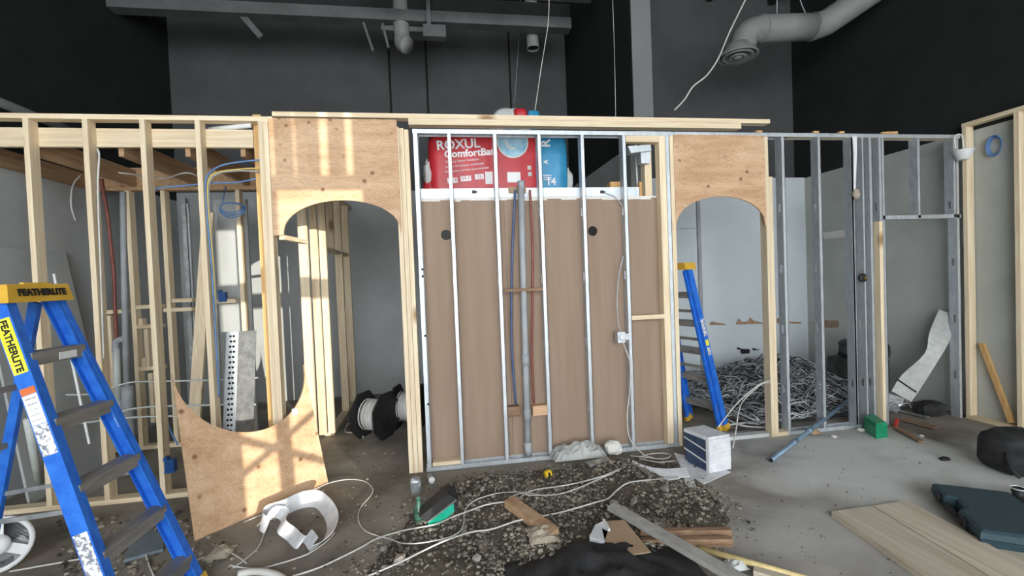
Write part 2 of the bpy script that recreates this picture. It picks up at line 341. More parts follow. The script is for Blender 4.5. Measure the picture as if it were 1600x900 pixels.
# ================================================================ LEFT TIMBER STUD WALL
S = .4064; HW = 3.117; XW = -3.1636
t = thing('timber_stud_wall', 'open pine stud wall standing behind the big blue ladder', 'stud wall', (-2.5, D+.045, 0))
part('top_plate', G().box(XL+.01, -1.352, D, D+.089, HW-.038, HW), woodx, t)
part('bottom_plate', G().box(XL+.01, -1.39, D, D+.089, 0, .038), woodx, t)
for k in range(-1, 4):
    x = XW+k*S
    if k >= 0: part('stud', G().box(x, x+.038, D, D+.089, .038, HW-.038), woodz, t)
for k in range(2): part('stud', G().box(-1.465+k*.039, -1.427+k*.039, D, D+.089, .038, HW-.038), woodz, t)
a = PY(390, 300, D+.13)
part('stud', G().box(-1.535, -1.472, D+.091, D+.178, .0, 3.165), woodor, t, label='orange-toned stud taller than its neighbours')
part('header_board', G().box(XL+.01, -1.54, D+.0895, D+.1275, 2.885, 3.035), woodx, t)
# ceiling joists behind it
t = thing('ceiling_joist_frame', 'brown joists running back from the left stud wall', 'joists', (-2.9, 4.8, 2.8))
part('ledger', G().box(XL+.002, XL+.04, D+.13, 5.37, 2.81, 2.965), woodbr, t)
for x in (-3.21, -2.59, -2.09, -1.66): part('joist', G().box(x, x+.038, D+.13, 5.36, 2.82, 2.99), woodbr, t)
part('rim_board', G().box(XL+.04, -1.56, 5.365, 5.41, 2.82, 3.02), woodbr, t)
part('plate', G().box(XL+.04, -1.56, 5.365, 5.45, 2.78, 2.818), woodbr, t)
# inner stud wall under the rim board
t = thing('inner_stud_wall', 'inner pine stud wall with short blocking behind the left studs', 'stud wall', (-2.8, 5.4, 0))
for px in (194, 250, 367):
    a = PY(px, 300, 5.37); part('stud', G().box(a[0], a[0]+.042, 5.37, 5.46, .04, 2.778), woodz, t)
part('bottom_plate', G().box(XL+.01, -1.56, 5.37, 5.46, 0, .039), woodx, t)
for (x0, x1, py) in ((165, 196, 488), (212, 252, 480), (212, 252, 511), (212, 254, 577), (255, 300, 485), (268, 300, 470), (320, 368, 472)):
    a = PY(x0, py, 5.37); b = PY(x1, py, 5.37); part('blocking', G().box(a[0], b[0], 5.372, 5.45, a[2]-.02, a[2]+.02), woodx, t)
for (px, y0, y1) in ((171, 490, 640), (229, 511, 575), (226, 556, 575), (236, 580, 660), (221, 495, 508)):
    a = PY(px, y0, 5.4); b = PY(px, y1, 5.4); part('cripple', G().box(a[0]-.02, a[0]+.02, 5.38, 5.45, max(b[2], .04), a[2]-.02), woodz, t)
# leaning lumber
a = PY(310, 328, 5.1); b = PZ(297, 640, 0); b = V(PY(298, 630, 5.0)[0], 4.95, 0)
one('leaning_board', G().beam((b[0], 4.98, .02), (a[0], 5.30, a[2]), .11, .038, (1, 0, 0)), woodz, 'pine board leaning behind the fourth stud of the left wall', 'lumber')
# ================================================================ LEFT ARCH
def arch_panel(name, TL, TR, BL, AP, BR, zbot, y0, th, n=28):
    xl, xr = BL[0], BR[0]; z0 = (BL[2]+BR[2])/2; za = AP[2]; cx = (xl+xr)/2; rw = (xr-xl)/2
    lo = [V(cx-rw*math.cos(math.pi*i/n), y0, z0+(za-z0)*math.sin(math.pi*i/n)**.9) for i in range(n+1)]
    x0, x1 = min(TL[0], xl-.004), max(TR[0], xr+.004)
    lo = [V(x0, y0, z0-.004)]+lo+[V(x1, y0, z0-.004)]; up = [V(p_[0], y0, zbot) for p_ in lo]
    return G().band(up, lo, (0, th, 0))
YA = D-.004
TL, TR = V(-1.384, 0, 0), V(-.366, 0, 0); BLp, AP, BRp = PY(443, 366, YA), PY(532, 313, YA), PY(626.5, 364, YA)
t = thing('plywood_archway', 'taller plywood archway beside the left stud wall', 'archway', (-.85, D+.04, 0))
gp = arch_panel('arch', TL, TR, BLp, AP, BRp, 3.105, YA, .016)
part('arch_panel', gp, plym, t)
for k in range(3): part('post', G().box(-.365+k*.041, -.327+k*.041, D+.013+.0*k, D+.102, .0, 3.05-.012*k), woodz, t)
a = PY(443, 367, D+.02); b = PY(480, 381, 4.5)
part('nailer', G().beam((-1.33, D+.03, a[2]-.02), (b[0], 4.45, a[2]-.03), .038, .05, (0, 0, 1)), woody, t)
# partition running back inside the arch
t = thing('partition_stud_wall', 'sunlit pine studs running back inside the left arch', 'stud wall', (-1.35, 5.6, 0))
for (x0, x1, y0) in ((-1.475, -1.385, 5.0), (-1.42, -1.345, 5.22), (-1.335, -1.262, 5.26), (-1.375, -1.285, 6.15), (-1.372, -1.282, 6.62)):
    part('stud', G().box(x0, x1, y0, y0+.04, .039, 2.8), woodz, t)
part('bottom_plate', G().box(-1.38, -1.29, 5.3, 7.0, 0, .038), woody, t)
part('top_plate', G().box(-1.47, -1.29, 4.99, 7.0, 2.80, 2.838), woody, t)
a = PY(520, 395, 6.1); part('blocking', G().box(-1.372, -1.292, 5.32, 6.6, a[2]-.02, a[2]+.02), woody, t)
part('cripple', G().box(-1.37, -1.29, 5.75, 5.79, a[2]+.021, 2.798), woodz, t)
for (px, py0, py1) in ((459, 383, 410), (460, 440, 455)):
    a = PY(px, py0, 5.6); b = PY(px, py1, 5.6)
# long boards lying on top of the framing
a = PY(425, 175, D); b = PY(1203, 188, D)
one('header_board', G().box(a[0], b[0], D-.002, D+.087, 3.121, 3.160), woodx, 'long pine board along the very top of the framing', 'lumber')
a = PY(638, 190, D); b = PY(1158, 200, D)
one('header_board', G().box(a[0], b[0], D-.002, D+.087, 3.066, 3.1195), woodx, 'shorter lower pine board under the long top board', 'lumber')

# ================================================================ METAL STUD WALLS
HM = 3.03
def cstud(x, z0, z1, w_=.033, d=.090, y=D, web=-1, flip=False):
    g = G(); e = .0022
    g.box(x, x+w_, y, y+e, z0, z1).box(x, x+w_, y+d-e, y+d, z0, z1)
    wx0 = x if web < 0 else x+w_-e; z = z0; ks = [k for k in (.46, 1.07, 1.68, 2.29) if z0+.1 < k < z1-.1]
    for k in ks:
        g.box(wx0, wx0+e, y+e, y+d-e, z, k-.04); g.box(wx0, wx0+e, y+e, y+.030, k-.04, k+.04); g.box(wx0, wx0+e, y+d-.030, y+d-e, k-.04, k+.04); z = k+.04
    g.box(wx0, wx0+e, y+e, y+d-e, z, z1)
    lx = x+w_-.004 if web < 0 else x
    g.box(lx, lx+.004, y, y+.012, z0, z1).box(lx, lx+.004, y+d-.012, y+d, z0, z1)
    return g
def track(x0, x1, z0, up, y=D-.003, d=.096):
    h = .04; e = .003; g = G()
    zf0, zf1 = (z0, z0+h) if up else (z0-h, z0)
    g.box(x0, x1, y, y+d, z0 if up else z0-e, z0+e if up else z0)
    g.box(x0, x1, y, y+e, zf0, zf1).box(x0, x1, y+d-e, y+d, zf0, zf1); return g
xa = PY(645, 203, D)[0]
t = thing('metal_stud_wall', 'galvanised steel stud wall in front of the brown boards', 'stud wall', (.9, D+.045, 0))
part('top_track', track(xa-.005, 2.235, HM, False), galv, t)
part('bottom_track', track(xa-.01, 2.2, 0, True), galv, t)
XM = .0917
for k in range(5): part('stud', cstud(XM+k*S, .004, HM-.004), galv, t)
part('stud', cstud(xa+.0, .004, HM-.004, web=-1, w_=.04), galv, t)
for (px, py) in ((657, 421), (658, 432), (660, 525), (663, 632)):
    a = PY(px, py, D); part('knockout', G().lathe((xa+.03, D-.0005, a[2]), [(.011, 0), (.011, -.002)], (0, 1, 0), 8), holem, t)
xr = PY(1041, 260, D)[0]
part('stud', cstud(xr, .004, HM-.004, w_=.038), galv, t)
part('stud', G().box(xr-.066, xr-.003, D+.002, D+.088, .004, HM-.005), woodz, t, label='pine stud beside the steel one')
part('stud', G().box(xr+.041, xr+.083, D+.002, D+.088, .004, HM-.005), woodz, t, label='pine stud carrying the right arch')
a = PY(982, 212, D); part('blocking', G().box(XM+4*S+.035, xr-.067, D+.003, D+.088, HM-.1, HM-.006), woodx, t)
a = PY(988, 497, D); part('blocking', G().box(XM+4*S+.034, xr-.067, D+.0, D+.038, a[2]-.02, a[2]+.02), woodx, t, label='short horizontal pine block')
part('stud', G().box(1.99, 2.06, D+.125, D+.215, .0, 2.98), woodz, t, label='deep post behind the right edge of the brown boards')
part('blocking', G().box(xa+.045, XM-.003, D+.005, D+.088, .043, .078), woodx, t)

# brown gypsum boards behind the metal studs
x0, x1 = PY(656, 309, 4.14)[0], PY(1029, 312, 4.14)[0]
t = thing('gypsum_lining', 'brown paper-faced gypsum boards behind the steel studs', 'wall board', ((x0+x1)/2, 4.15, 0))
def holed(xa_, xb_, z0, z1, hc=None, hr=.045, y=4.141, th=.016):
    if hc is None: return G().box(xa_, xb_, y, y+th, z0, z1)
    out = []; inn = []
    cor = [math.atan2(cz_-hc[1], cx_-hc[0]) for cx_ in (xa_, xb_) for cz_ in (z0, z1)]
    ang = sorted([a % (2*math.pi) for a in cor]+[2*math.pi*(i+.5)/16 for i in range(16)]); ang.append(ang[0]+2*math.pi)
    for an in ang:
        c, s = math.cos(an), math.sin(an)
        inn.append(V(hc[0]+hr*c, y, hc[1]+hr*s))
        k = min((xb_-hc[0])/c if c > 1e-6 else 9e9, (xa_-hc[0])/c if c < -1e-6 else 9e9, (z1-hc[1])/s if s > 1e-6 else 9e9, (z0-hc[1])/s if s < -1e-6 else 9e9)
        out.append(V(hc[0]+k*c, y, hc[1]+k*s))
    g = G().band(out, inn, (0, th, 0))
    return g
h1 = PY(697, 367, 4.141); h2 = PY(926, 361, 4.141)
w3 = (x1-x0)/3; ZT = 2.425
def edgec(z): return z
part('board', holed(x0, x0+w3-.002, .02, ZT, (h1[0], h1[2]), .047), kraft, t)
part('board', holed(x0+w3, x0+2*w3-.002, .02, ZT), kraft, t)
part('board', holed(x0+2*w3, x1, .02, ZT, (h2[0], h2[2]), .047), kraft, t)
g = G(); q = random.Random(3); xx = x0
while xx < x1-.01:
    l = min(q.uniform(.05, .18), x1-xx); g.box(xx, xx+l, 4.136, 4.158, ZT-.002-q.uniform(0, .02), ZT+.012); xx += l
part('torn_edge', g, gyp, t)
part('torn_edge', G().box(x1, x1+.008, 4.14, 4.158, .02, ZT), gyp, t)
a = PY(668, 300, 4.16); b = PY(997, 300, 4.16)
t2 = thing('steel_channel', 'horizontal steel channel on top of the brown boards', 'channel', ((a[0]+b[0])/2, 4.17, ZT))
part('channel', G().box(x0, b[0], 4.137, 4.14, ZT+.014, ZT+.10).box(x0, b[0], 4.137, 4.23, ZT+.012, ZT+.016).box(x0, b[0], 4.227, 4.23, ZT+.014, ZT+.10), galv, t2)
for px, py in ((741, 300), (941, 300)):
    a = PY(px, py, 4.137); part('grommet', G().box(a[0]-.02, a[0]+.012, 4.128, 4.139, a[2]-.014, a[2]+.014).box(a[0]+.012, a[0]+.03, 4.130, 4.138, a[2]-.006, a[2]+.006), blackm, t2)
one('cable', G().tube(smooth([PY(945, 301, 4.12), PY(960, 307, 4.11), PY(971, 320, 4.10), PY(977, 330, 4.09)]), .004, 6), cableg, 'thin grey cable curving from the steel channel to the last stud', 'cable', sm=True)
for px in (958, 1003): 
    a = PY(px, 288, 4.3); one('wood_block', G().box(a[0]-.05, a[0]+.06, 4.25, 4.34, ZT+.016, a[2]+.015), woodor, 'orange wood block end above the steel channel, %s' % ('left of the fifth steel stud' if px < 980 else 'right of the fifth steel stud'), 'wood block')
a = PY(802, 297, 4.13)
one('cardboard_scrap', G().box(a[0]-.045, a[0]+.12, 4.126, 4.134, a[2]-.03, a[2]+.03), card, 'brown card piece behind the top of the pipes', 'cardboard')
# pipes in the stud bay
yP = 4.085
def pl(l, y): return [PY(px, py, y) for px, py in l]
t = thing('drain_pipe', 'grey vertical drain pipe between the second and third steel studs', 'pipe', PY(824, 714, yP))
part('pipe', G().tube(pl([(814, 286), (817, 420), (821, 560), (825, 713)], yP), .03, 14), greypipe, t, True)
for py, px in ((562, 821), (648, 823.5), (700, 825)): part('coupling', G().tube(pl([(px-.5, py-9), (px+.5, py+9)], yP), .036, 14), greypipe, t, True)
part('cap', G().tube(pl([(814, 283), (814.3, 293)], yP), .034, 14), greypipe, t, True)
one('water_pipe', G().tube(smooth(pl([(805, 297), (801, 380), (799, 470), (800, 550), (806, 632)], yP)), .0115, 8), pexb, 'thin blue water pipe left of the grey drain pipe', 'pipe', sm=True)
one('water_pipe', G().tube(smooth(pl([(828, 297), (832, 380), (832, 470), (831, 550), (834, 630)], yP)), .0115, 8), pexr, 'thin rust-red water pipe right of the grey drain pipe', 'pipe', sm=True)
a, b = PY(787, 454, D), PY(848, 452, D)
one('pipe_strap', G().box(a[0], b[0], D-.012, D-.002, a[2]-.013, a[2]+.013).box(b[0]-.02, b[0]-.005, D-.002, D+.0, a[2]-.01, a[2]+.01), woodold, 'brown strip tying the pipes across the stud bay', 'strap')
a = PY(803, 642, 4.07); one('wood_block', G().box(a[0]-.06, a[0]+.055, 4.06, 4.135, a[2]-.05, a[2]+.04), woodold, 'dark wood block under the blue water pipe', 'wood block')
a = PY(844, 641, 4.07); one('wood_block', G().box(a[0]-.07, a[0]+.07, 4.06, 4.135, a[2]-.045, a[2]+.045), plym, 'light wood block beside the drain pipe', 'wood block')
# junction boxes and cables on the metal wall
a = PY(972, 527, 4.02)
t = thing('junction_box', 'steel junction box on the fifth steel stud', 'junction box', a)
part('box', G().box(a[0]-.045, a[0]+.03, D-.03, D+.05, a[2]-.05, a[2]+.05), galv, t)
part('cover', G().lathe((a[0], D-.03, a[2]), [(.03, 0), (.03, -.012), (.02, -.016)], (0, 1, 0), 12), white, t, True)
part('bracket', G().box(a[0]+.03, a[0]+.08, D-.006, D-.001, a[2]-.03, a[2]+.03), galv, t)
yC = D-.02
one('cable', G().tube(smooth(pl([(974, 400), (967, 430), (964, 470), (966, 505), (970, 518)], yC+.03)), .006, 6), cableg, 'grey cable dropping into the steel junction box', 'cable', sm=True)
one('cable', G().tube(smooth([*pl([(972, 532), (979, 550), (985, 570), (984, 610), (980, 650), (984, 685)], yC), PZ(1003, 708, .02), PZ(1022, 716, .015)]), .006, 6), cablew, 'white cable hanging from the junction box to the floor', 'cable', sm=True)
a = PY(998, 237, 4.1)
t = thing('light_box', 'steel box with a folded bracket in the top right corner bay', 'junction box', a)
part('bracket', G().prism([PY(981, 228, 4.06), PY(1016, 226, 4.06), PY(1018, 235, 4.06), PY(986, 239, 4.06)], (0, .10, 0)), galv, t)
part('box', G().prism([PY(1001, 238, 4.1), PY(1016, 237, 4.1), PY(1016, 255, 4.1), PY(1002, 255, 4.1)], (0, .08, 0)), galv, t)
a = PY(994, 255, 4.4); one('cable', G().tube(pl([(993, 222), (994, 250), (996, 291)], 4.3), .009, 6), white, 'white riser tube behind the corner box', 'cable', sm=True)

# ================================================================ INSULATION BAGS
one('storage_deck', G().box(-.1, 1.75, 4.24, 5.3, 2.455, 2.475), plym, 'plywood deck carrying the insulation bags', 'shelf')
yb = 4.36
x0b, x1b = PY(668, 250, yb)[0], PY(889, 250, yb)[0]; zb, zt = 2.476, 3.14
t = thing('insulation_bag', 'red and blue bag of insulation lying behind the steel studs', 'bag', ((x0b+x1b)/2, yb+.2, zb))
xs_ = PY(842, 250, yb)[0]
gb = G().blob(((x0b+xs_)/2+.02, yb+.2, (zb+zt)/2), ((xs_-x0b)/2+.02, .2, (zt-zb)/2), .32, .015, 44, 22, 2)
part('red_film', gb, redbag, t, True)
gb = G().blob(((x1b+xs_)/2-.03, yb+.205, (zb+zt)/2-.01), ((x1b-xs_)/2+.03, .2, (zt-zb)/2-.01), .34, .03, 30, 16, 3)
part('blue_film', gb, bluebag, t, True)
gb = G().blob((x1b+.0, yb+.18, zb+.16), (.07, .12, .15), .7, .3, 12, 8, 5); part('torn_end', gb, film, t, False)
gb = G().blob((x1b-.05, yb+.18, zb+.46), (.06, .12, .10), .7, .3, 12, 8, 6); part('torn_end', gb, film, t, False)
yt = yb-.004; T1 = (1, 0, .07); U1 = (0, 0, 1)
text('ROXUL', .125, PY(716, 226, yt), T1, U1, white, t, bold=.003)
text('ComfortBatt', .098, PY(736, 239, yt), T1, U1, white, t, bold=.003)
for i, (s, px, py, sz) in enumerate((('Thermal Stone Insulation', 722, 251, .032), ('Isolant thermique residentiel', 726, 258, .032), ('Aislamiento termico para viviendas', 730, 265, .030))): text(s, sz, PY(px, py, yt), (1, 0, .10), U1, white, t)
for (px, py, w_) in ((707, 282, .095), (728, 279, .10), (749, 276, .085)):
    a = PY(px, py, yt); part('printed_panel', G().beam((a[0]-w_/2, yt, a[2]-.004), (a[0]+w_/2, yt, a[2]+.004), .05, .003, (0, 0, 1)), white, t)
for s, px, py in (('59.7', 728, 279), ('12', 749, 276), ('8', 712, 281)): text(s, .045, PY(px, py, yt-.003), (1, 0, .08), U1, redbag, t)
a = PY(764, 278, yt); part('printed_panel', G().box(a[0]-.035, a[0]+.035, yt-.002, yt+.002, a[2]-.06, a[2]+.06), white, t)
a = PY(803, 277, yt); part('printed_panel', G().box(a[0]-.065, a[0]+.065, yt-.002, yt+.002, a[2]-.05, a[2]+.05), white, t)
a = PY(801, 222, yt); part('printed_circle', G().lathe((a[0], yt+.001, a[2]), [(.155, 0), (.155, -.002)], (0, 1, 0), 32), film, t)
part('printed_circle', G().lathe((a[0], yt-.001, a[2]), [(.14, 0), (.14, -.003)], (0, 1, 0), 32), skyblue, t)
for (a0, a1, r_) in ((.4, 2.6, .085), (2.9, 5.0, .05)):
    pa = [V(a[0]+math.cos(an)*r_, yt-.009, a[2]+math.sin(an)*r_) for an in np.linspace(a0, a1, 10)]; pb = [V(a[0]+math.cos(an)*(r_+.025), yt-.009, a[2]+math.sin(an)*(r_+.025)) for an in np.linspace(a0, a1, 10)]
    part('printed_swirl', G().band(pa, pb, (0, .002, 0)), film, t)
text('14', .10, PY(861, 284, yt), (1, 0, 0), U1, white, t, bold=.003)
text('R', .13, PY(853, 224, yt), (0, 0, 1), (-1, 0, 0), white, t, bold=.004)
text('A', .06, PY(853, 253, yt), (0, 0, 1), (-1, 0, 0), white, t, bold=.002)
for z_ in (.17, .19, .21): part('printed_line', G().box(PY(848, 260, yt)[0], PY(861, 260, yt)[0], yt-.001, yt+.002, zb+z_, zb+z_+.008), white, t)
for (px, py) in ((827, 262), (828, 272)): a = PY(px, py, yt); part('printed_panel', G().box(a[0]-.018, a[0]+.018, yt-.002, yt+.002, a[2]-.02, a[2]+.02), film, t)
a = PY(676, 272, 4.5); t = thing('insulation_bag', 'crumpled red and white bag end left of the big red bag', 'bag', (a[0], 4.5, zb))
part('red_film', G().blob((a[0], 4.52, zb+.10), (.10, .12, .11), .6, .15, 14, 9, 11), redbag, t)
part('torn_film', G().blob((a[0]-.03, 4.5, zb+.25), (.055, .1, .15), .8, .25, 12, 8, 12), film, t)
a = PY(806, 178, 4.9); t = thing('insulation_bag', 'top of a white, red and blue bag poking above the top board', 'bag', (a[0], 4.95, zb))
part('pale_film', G().blob((a[0]-.05, 4.98, (zb+a[2])/2+.02), (.24, .16, (a[2]-zb)/2+.05), .5, .03, 24, 14, 14), film, t, True)
b = PY(812, 178, 4.9); part('red_film', G().blob((b[0], 4.97, b[2]-.06), (.085, .165, .115), .5, .03, 14, 9, 15), redbag, t)
b = PY(832, 179, 4.9); part('blue_film', G().blob((b[0], 4.97, b[2]-.08), (.075, .165, .12), .5, .05, 14, 9, 16), bluebag, t)

# ================================================================ RIGHT ARCH
TL, TR = PY(1051, 209, YA), PY(1194, 211, YA); BLp, AP, BRp = PY(1055.5, 355, YA), PY(1126, 307, YA), PY(1196, 353, YA)
t = thing('plywood_archway', 'narrower plywood archway on the right framing the blue ladder', 'archway', (2.7, D+.04, 0))
TLx = max(TL[0], xr+.0845)
part('arch_panel', arch_panel('arch', (TLx, 0, 0), TR, (max(BLp[0], xr+.0845), 0, BLp[2]), AP, BRp, 3.0, YA, .016), plym, t)
x = 3.1876
part('post', G().box(x+.001, x+.039, D, D+.089, 0, HM-.042), woodz, t)
z2 = PY(1205, 276, D)[2]
part('jack_post', G().box(x+.041, x+.079, D+.001, D+.088, .04, z2), woodz, t)
part('bottom_plate', G().box(x+.041, x+.19, D+.005, D+.088, 0, .038), woodx, t)
part('sill_board', G().box(2.35, x-.01, D+.02, D+.10, 0, .035), palepipe, t)
# ================================================================ RIGHT METAL STUD WALL
t = thing('metal_stud_wall', 'galvanised steel stud wall with a door opening at the right', 'stud wall', (4.3, D+.045, 0))
part('top_track', track(2.237, 5.49, HM, False), galv, t)
part('bottom_track', track(3.39, 4.5, 0, True), galv, t)
part('stud', cstud(3.375, .004, HM-.004), galv, t); part('stud', cstud(3.781, .004, HM-.004), galv, t)
for px in (1333, 1361, 1380): 
    a = PY(px, 400, D)
    if px < 1380: part('stud', cstud(a[0], .004, HM-.004), galv, t)
    else:
        z_ = PY(px, 345, D)[2]; part('stud', cstud(a[0]-.03, z_, HM-.004), galv, t)
        part('stud', cstud(a[0]+.006, .004, HM-.004, w_=.03), galv, t)
        part('door_jamb', G().box(a[0]-.035, a[0]+.004, D+.004, D+.088, .004, z_-.003), woodz, t)
a = PY(1344, 400, D); part('stud', cstud(a[0]-.085, .004, HM-.004, w_=.02), galv, t)
a = PY(1350, 400, D); part('stud', cstud(a[0], .004, HM-.004, w_=.022), galv, t)
zh = PY(1440, 341, D)[2]
part('door_header', G().box(4.53, 5.49, D, D+.09, zh-.004, zh).box(4.53, 5.49, D, D+.003, zh, zh+.035), galv, t)
for px in (1434, 1490): a = PY(px, 280, D); part('hanging_stud', cstud(a[0], zh+.003, HM-.004), galv, t)
part('stud', cstud(5.44, .0, HM-.004), galv, t)
part('top_blocking', G().box(3.5, 5.4, D+.01, D+.088, HM-.036, HM-.006), woodx, t)
for i, px in enumerate((1188, 1277, 1317)):
    a = PY(px, 206, D); one('wood_shim', G().box(a[0]-.03, a[0]+.03, D+.01, D+.05, HM, HM+.024), woodor, 'wood shim on the right steel track, %s of three' % ('leftmost', 'middle', 'rightmost')[i], 'shim', 'shims on the right steel track')
a = PY(1395, 205, D); one('wood_offcut', G().beam((a[0]-.1, D+.03, HM+.012), (a[0]+.12, D+.06, HM+.03), .03, .02, (0, 0, 1)), woodor, 'tilted wood offcut on the track above the door opening', 'wood offcut')
# lock, work light, hanging strip
a = PY(1347, 434, D-.005)
t = thing('door_lock', 'small black lock with a brass face on a steel stud', 'lock', a)
part('body', G().lathe((a[0], D-.002, a[2]), [(.045, 0), (.045, -.02), (.03, -.028)], (0, 1, 0), 14), blackm, t); part('face', G().lathe((a[0]+.01, D-.031, a[2]), [(.018, 0), (.016, -.008)], (0, 1, 0), 12), brass, t)
a = PY(1505, 242, 3.97)
t = thing('work_light', 'small white work light hanging on a bent white wire by the door', 'work light', a)
part('shade', G().lathe((a[0], 3.97, a[2]), [(.04, -.05), (.05, -.045), (.082, .035), (.088, .05), (.075, .045), (.03, -.03)], n=18), white, t, True)
part('wire', G().tube(smooth([PY(1493, 232, 3.97), PY(1492, 213, 3.98), PY(1500, 210, 3.98), PY(1504, 216, 3.97), PY(1506, 236, 3.97)], 4), .006, 6), white, t, True)
a = PY(1338, 303, D-.03); t = thing('hanging_strip', 'white strip with a paper lump hanging from the steel track', 'strip', a)
part('strip', G().band([PY(1332, 213, D-.01), PY(1334, 240, D-.015), PY(1334, 300, D-.02)], [PY(1339, 213, D-.01), PY(1339, 240, D-.015), PY(1337, 300, D-.02)], (0, .003, 0)), white, t)
part('lump', G().blob((a[0], D-.03, a[2]), (.045, .03, .05), 1, .35, 10, 7, 21), paper, t)

# ================================================================ RIGHT TIMBER WALL along the right wall
t = thing('timber_stud_wall', 'pine stud wall against the pale right wall', 'stud wall', (5.545, 3.3, 0))
part('top_plate', G().box(5.5, 5.59, 2.4, 4.035, 3.1, 3.14), woody, t)
part('bottom_plate', G().box(5.5, 5.59, 2.4, 4.035, 0, .038), woody, t)
for y_ in (3.992, 3.555, 3.15, 2.75): part('stud', G().box(5.5, 5.589, y_, y_+.04, .038, 3.1), woodz, t)
a = PX(1529, 537, 5.53); b = PX(1580, 672, 5.53)
part('brace', G().beam((5.57, a[1], a[2]), (5.54, b[1], max(b[2], .06)), .045, .03, (0, 1, 0)), woodor, t)
a = PX(1557, 228, 5.585)
g = G()
for k in range(4):
    g.tube([V(5.575-.008*k, a[1]+(.05+.006*k)*math.cos(an), a[2]+(.085+.006*k)*math.sin(an)) for an in np.linspace(0, 2*math.pi, 24, endpoint=False)], .006, 5, closed=True)
one('cable_coil', g, cableb, 'small coil of blue cable hung high on the right wall', 'cable coil', sm=True)

# ================================================================ OVERHEAD
y0 = 5.9
t = thing('steel_beam', 'long dark steel beam below the ceiling', 'beam', (-1, y0, 4.9))
zb1 = PY(160, 15, y0)[2]; 
part('flange', G().box(XL, 1.84, y0, y0+.16, 5.00, 5.14), steelp, t); part('web', G().box(XL, 1.84, y0+.06, y0+.09, 5.14, 5.35), darkwall, t)
one('steel_beam', G().box(-.8, 1.95, 5.3, 5.45, 5.06, 5.14), steelp, 'short dark beam at the top edge of the view', 'beam')
for i, x in enumerate(np.linspace(-3.2, 5.2, 9)): part('rib', G().box(x, x+.09, YS, 7.05, ZC-.2, ZC), darkwall, bpy.data.objects['ceiling'])
def hangpipe(px, py0, py1, y, r_, label, elbow=False):
    a, b = PY(px, py0, y), PY(px+2, py1, y); t = thing('vent_pipe', label, 'pipe', b)
    part('pipe', G().tube([a+V(0, 0, .4), a, b], r_, 14, caps=False), ductm, t, True)
    part('mouth', G().tube([b+V(0, 0, .012), b+V(0, 0, -.004)], r_*1.06, 14, caps=False), ductm, t)
    part('mouth_inside', G().lathe(b+V(0, 0, .02), [(r_*.96, 0), (r_*.96, .004)], n=14), holem, t)
    if elbow:
        part('elbow', G().tube(smooth([b, b+V(.01, -.02, -.06), b+V(.06, -.06, -.10)], 4), r_*1.08, 14), ductm, t, True)
        part('collar', G().box(b[0]-.26, b[0]+.3, y-.02, y+.2, a[2]-.06, a[2]), steelp, t)
hangpipe(627, 42, 62, 6.0, .10, 'dark vent pipe with an elbow under the beam', True)
hangpipe(831, 48, 76, 6.2, .085, 'straight open vent pipe hanging below the beam')
a, b = PY(661, 42, 5.85), PY(697, 62, 5.85); one('junction_box', G().box(a[0], b[0], 5.78, 5.895, b[2], a[2]).box(a[0]+.05, a[0]+.1, 5.80, 5.85, a[2], a[2]+.6), steelp, 'dark steel box hanging below the beam', 'junction box')
for i, (p1, p2) in enumerate((((382, 28), (408, 58)), ((556, 0), (583, 80)), ((590, 5), (607, 75)))):
    one('hanger_rod', G().beam(PY(*p2, 6.0)+(PY(*p1, 6.0)-PY(*p2, 6.0))*(1.9 if i != 1 else 1.25), PY(*p2, 6.0), .07 if i == 0 else .03, .03, (1, 0, 0)), steelp, 'dark tilted hanger under the beam, %s' % ('short and broad at its left part', 'longer one left of the elbow pipe', 'nearest to the elbow pipe')[i], 'hanger')
# diagonal pipe high on the left wall
a, b = PX(0, 160, XL+.08), PX(45, 178, XL+.08); d_ = b-a; one('wall_pipe', G().tube([a-d_*.5, b+d_*3.3], .04, 10), steelp, 'dark sloping pipe high on the black left wall', 'pipe', sm=True)
# duct with round diffuser
yd = 5.0; c0 = PY(1145, 92, yd)
t = thing('ceiling_duct', 'grey round duct with an elbow and a round diffuser', 'duct', c0)
pts = [PY(1160, 75, yd), PY(1162, 62, yd), PY(1172, 50, yd), PY(1190, 45, yd)]
part('elbow', G().tube(smooth(pts, 5), .15, 20), ductm, t, True)
part('pipe', G().tube([PY(1188, 45, yd), PY(1272, 42, yd)], .153, 24), ductm, t, True)
part('pipe', G().tube([PY(1270, 43, yd), PY(1292, 35, yd-.05), PY(1375, -22, yd-.3), PY(1470, -90, yd-.55)], .153, 24), ductm, t, True)
for p1, p2 in (((1189, 45), (1192, 45)), ((1268, 42), (1271, 42))): part('seam', G().tube([PY(*p1, yd), PY(*p2, yd)], .16, 24), ductm, t)
c0 = PY(1152, 82, yd)
part('diffuser', G().lathe(c0, [(.15, .08), (.155, .03), (.23, -.04), (.235, -.055), (.21, -.055), (.17, .0)], n=28), ductm, t, True)
for r_, h in ((.18, -.06), (.10, -.07)): part('diffuser_ring', G().lathe(c0, [(r_, h+.02), (r_, h), (r_-.03, h), (r_-.045, h+.03)], n=28), ductm if r_ < .15 else ductm, t, True)
part('diffuser_throat', G().lathe(c0, [(.205, -.028), (.205, -.03)], n=24), holem, t)
part('diffuser_cone', G().lathe(c0, [(.06, -.045), (.05, -.075), (.01, -.08)], n=18), ductm, t, True)
for i, pl_ in enumerate((((1215, -15), (1214, 5), (1214, 22)), ((1245, -15), (1253, 8), (1260, 24)))):
    one('duct_hanger', G().tube(pl(pl_, yd), .006, 5), cableg, 'thin wire holding up the round duct, %s one' % ('left', 'right')[i], 'wire')
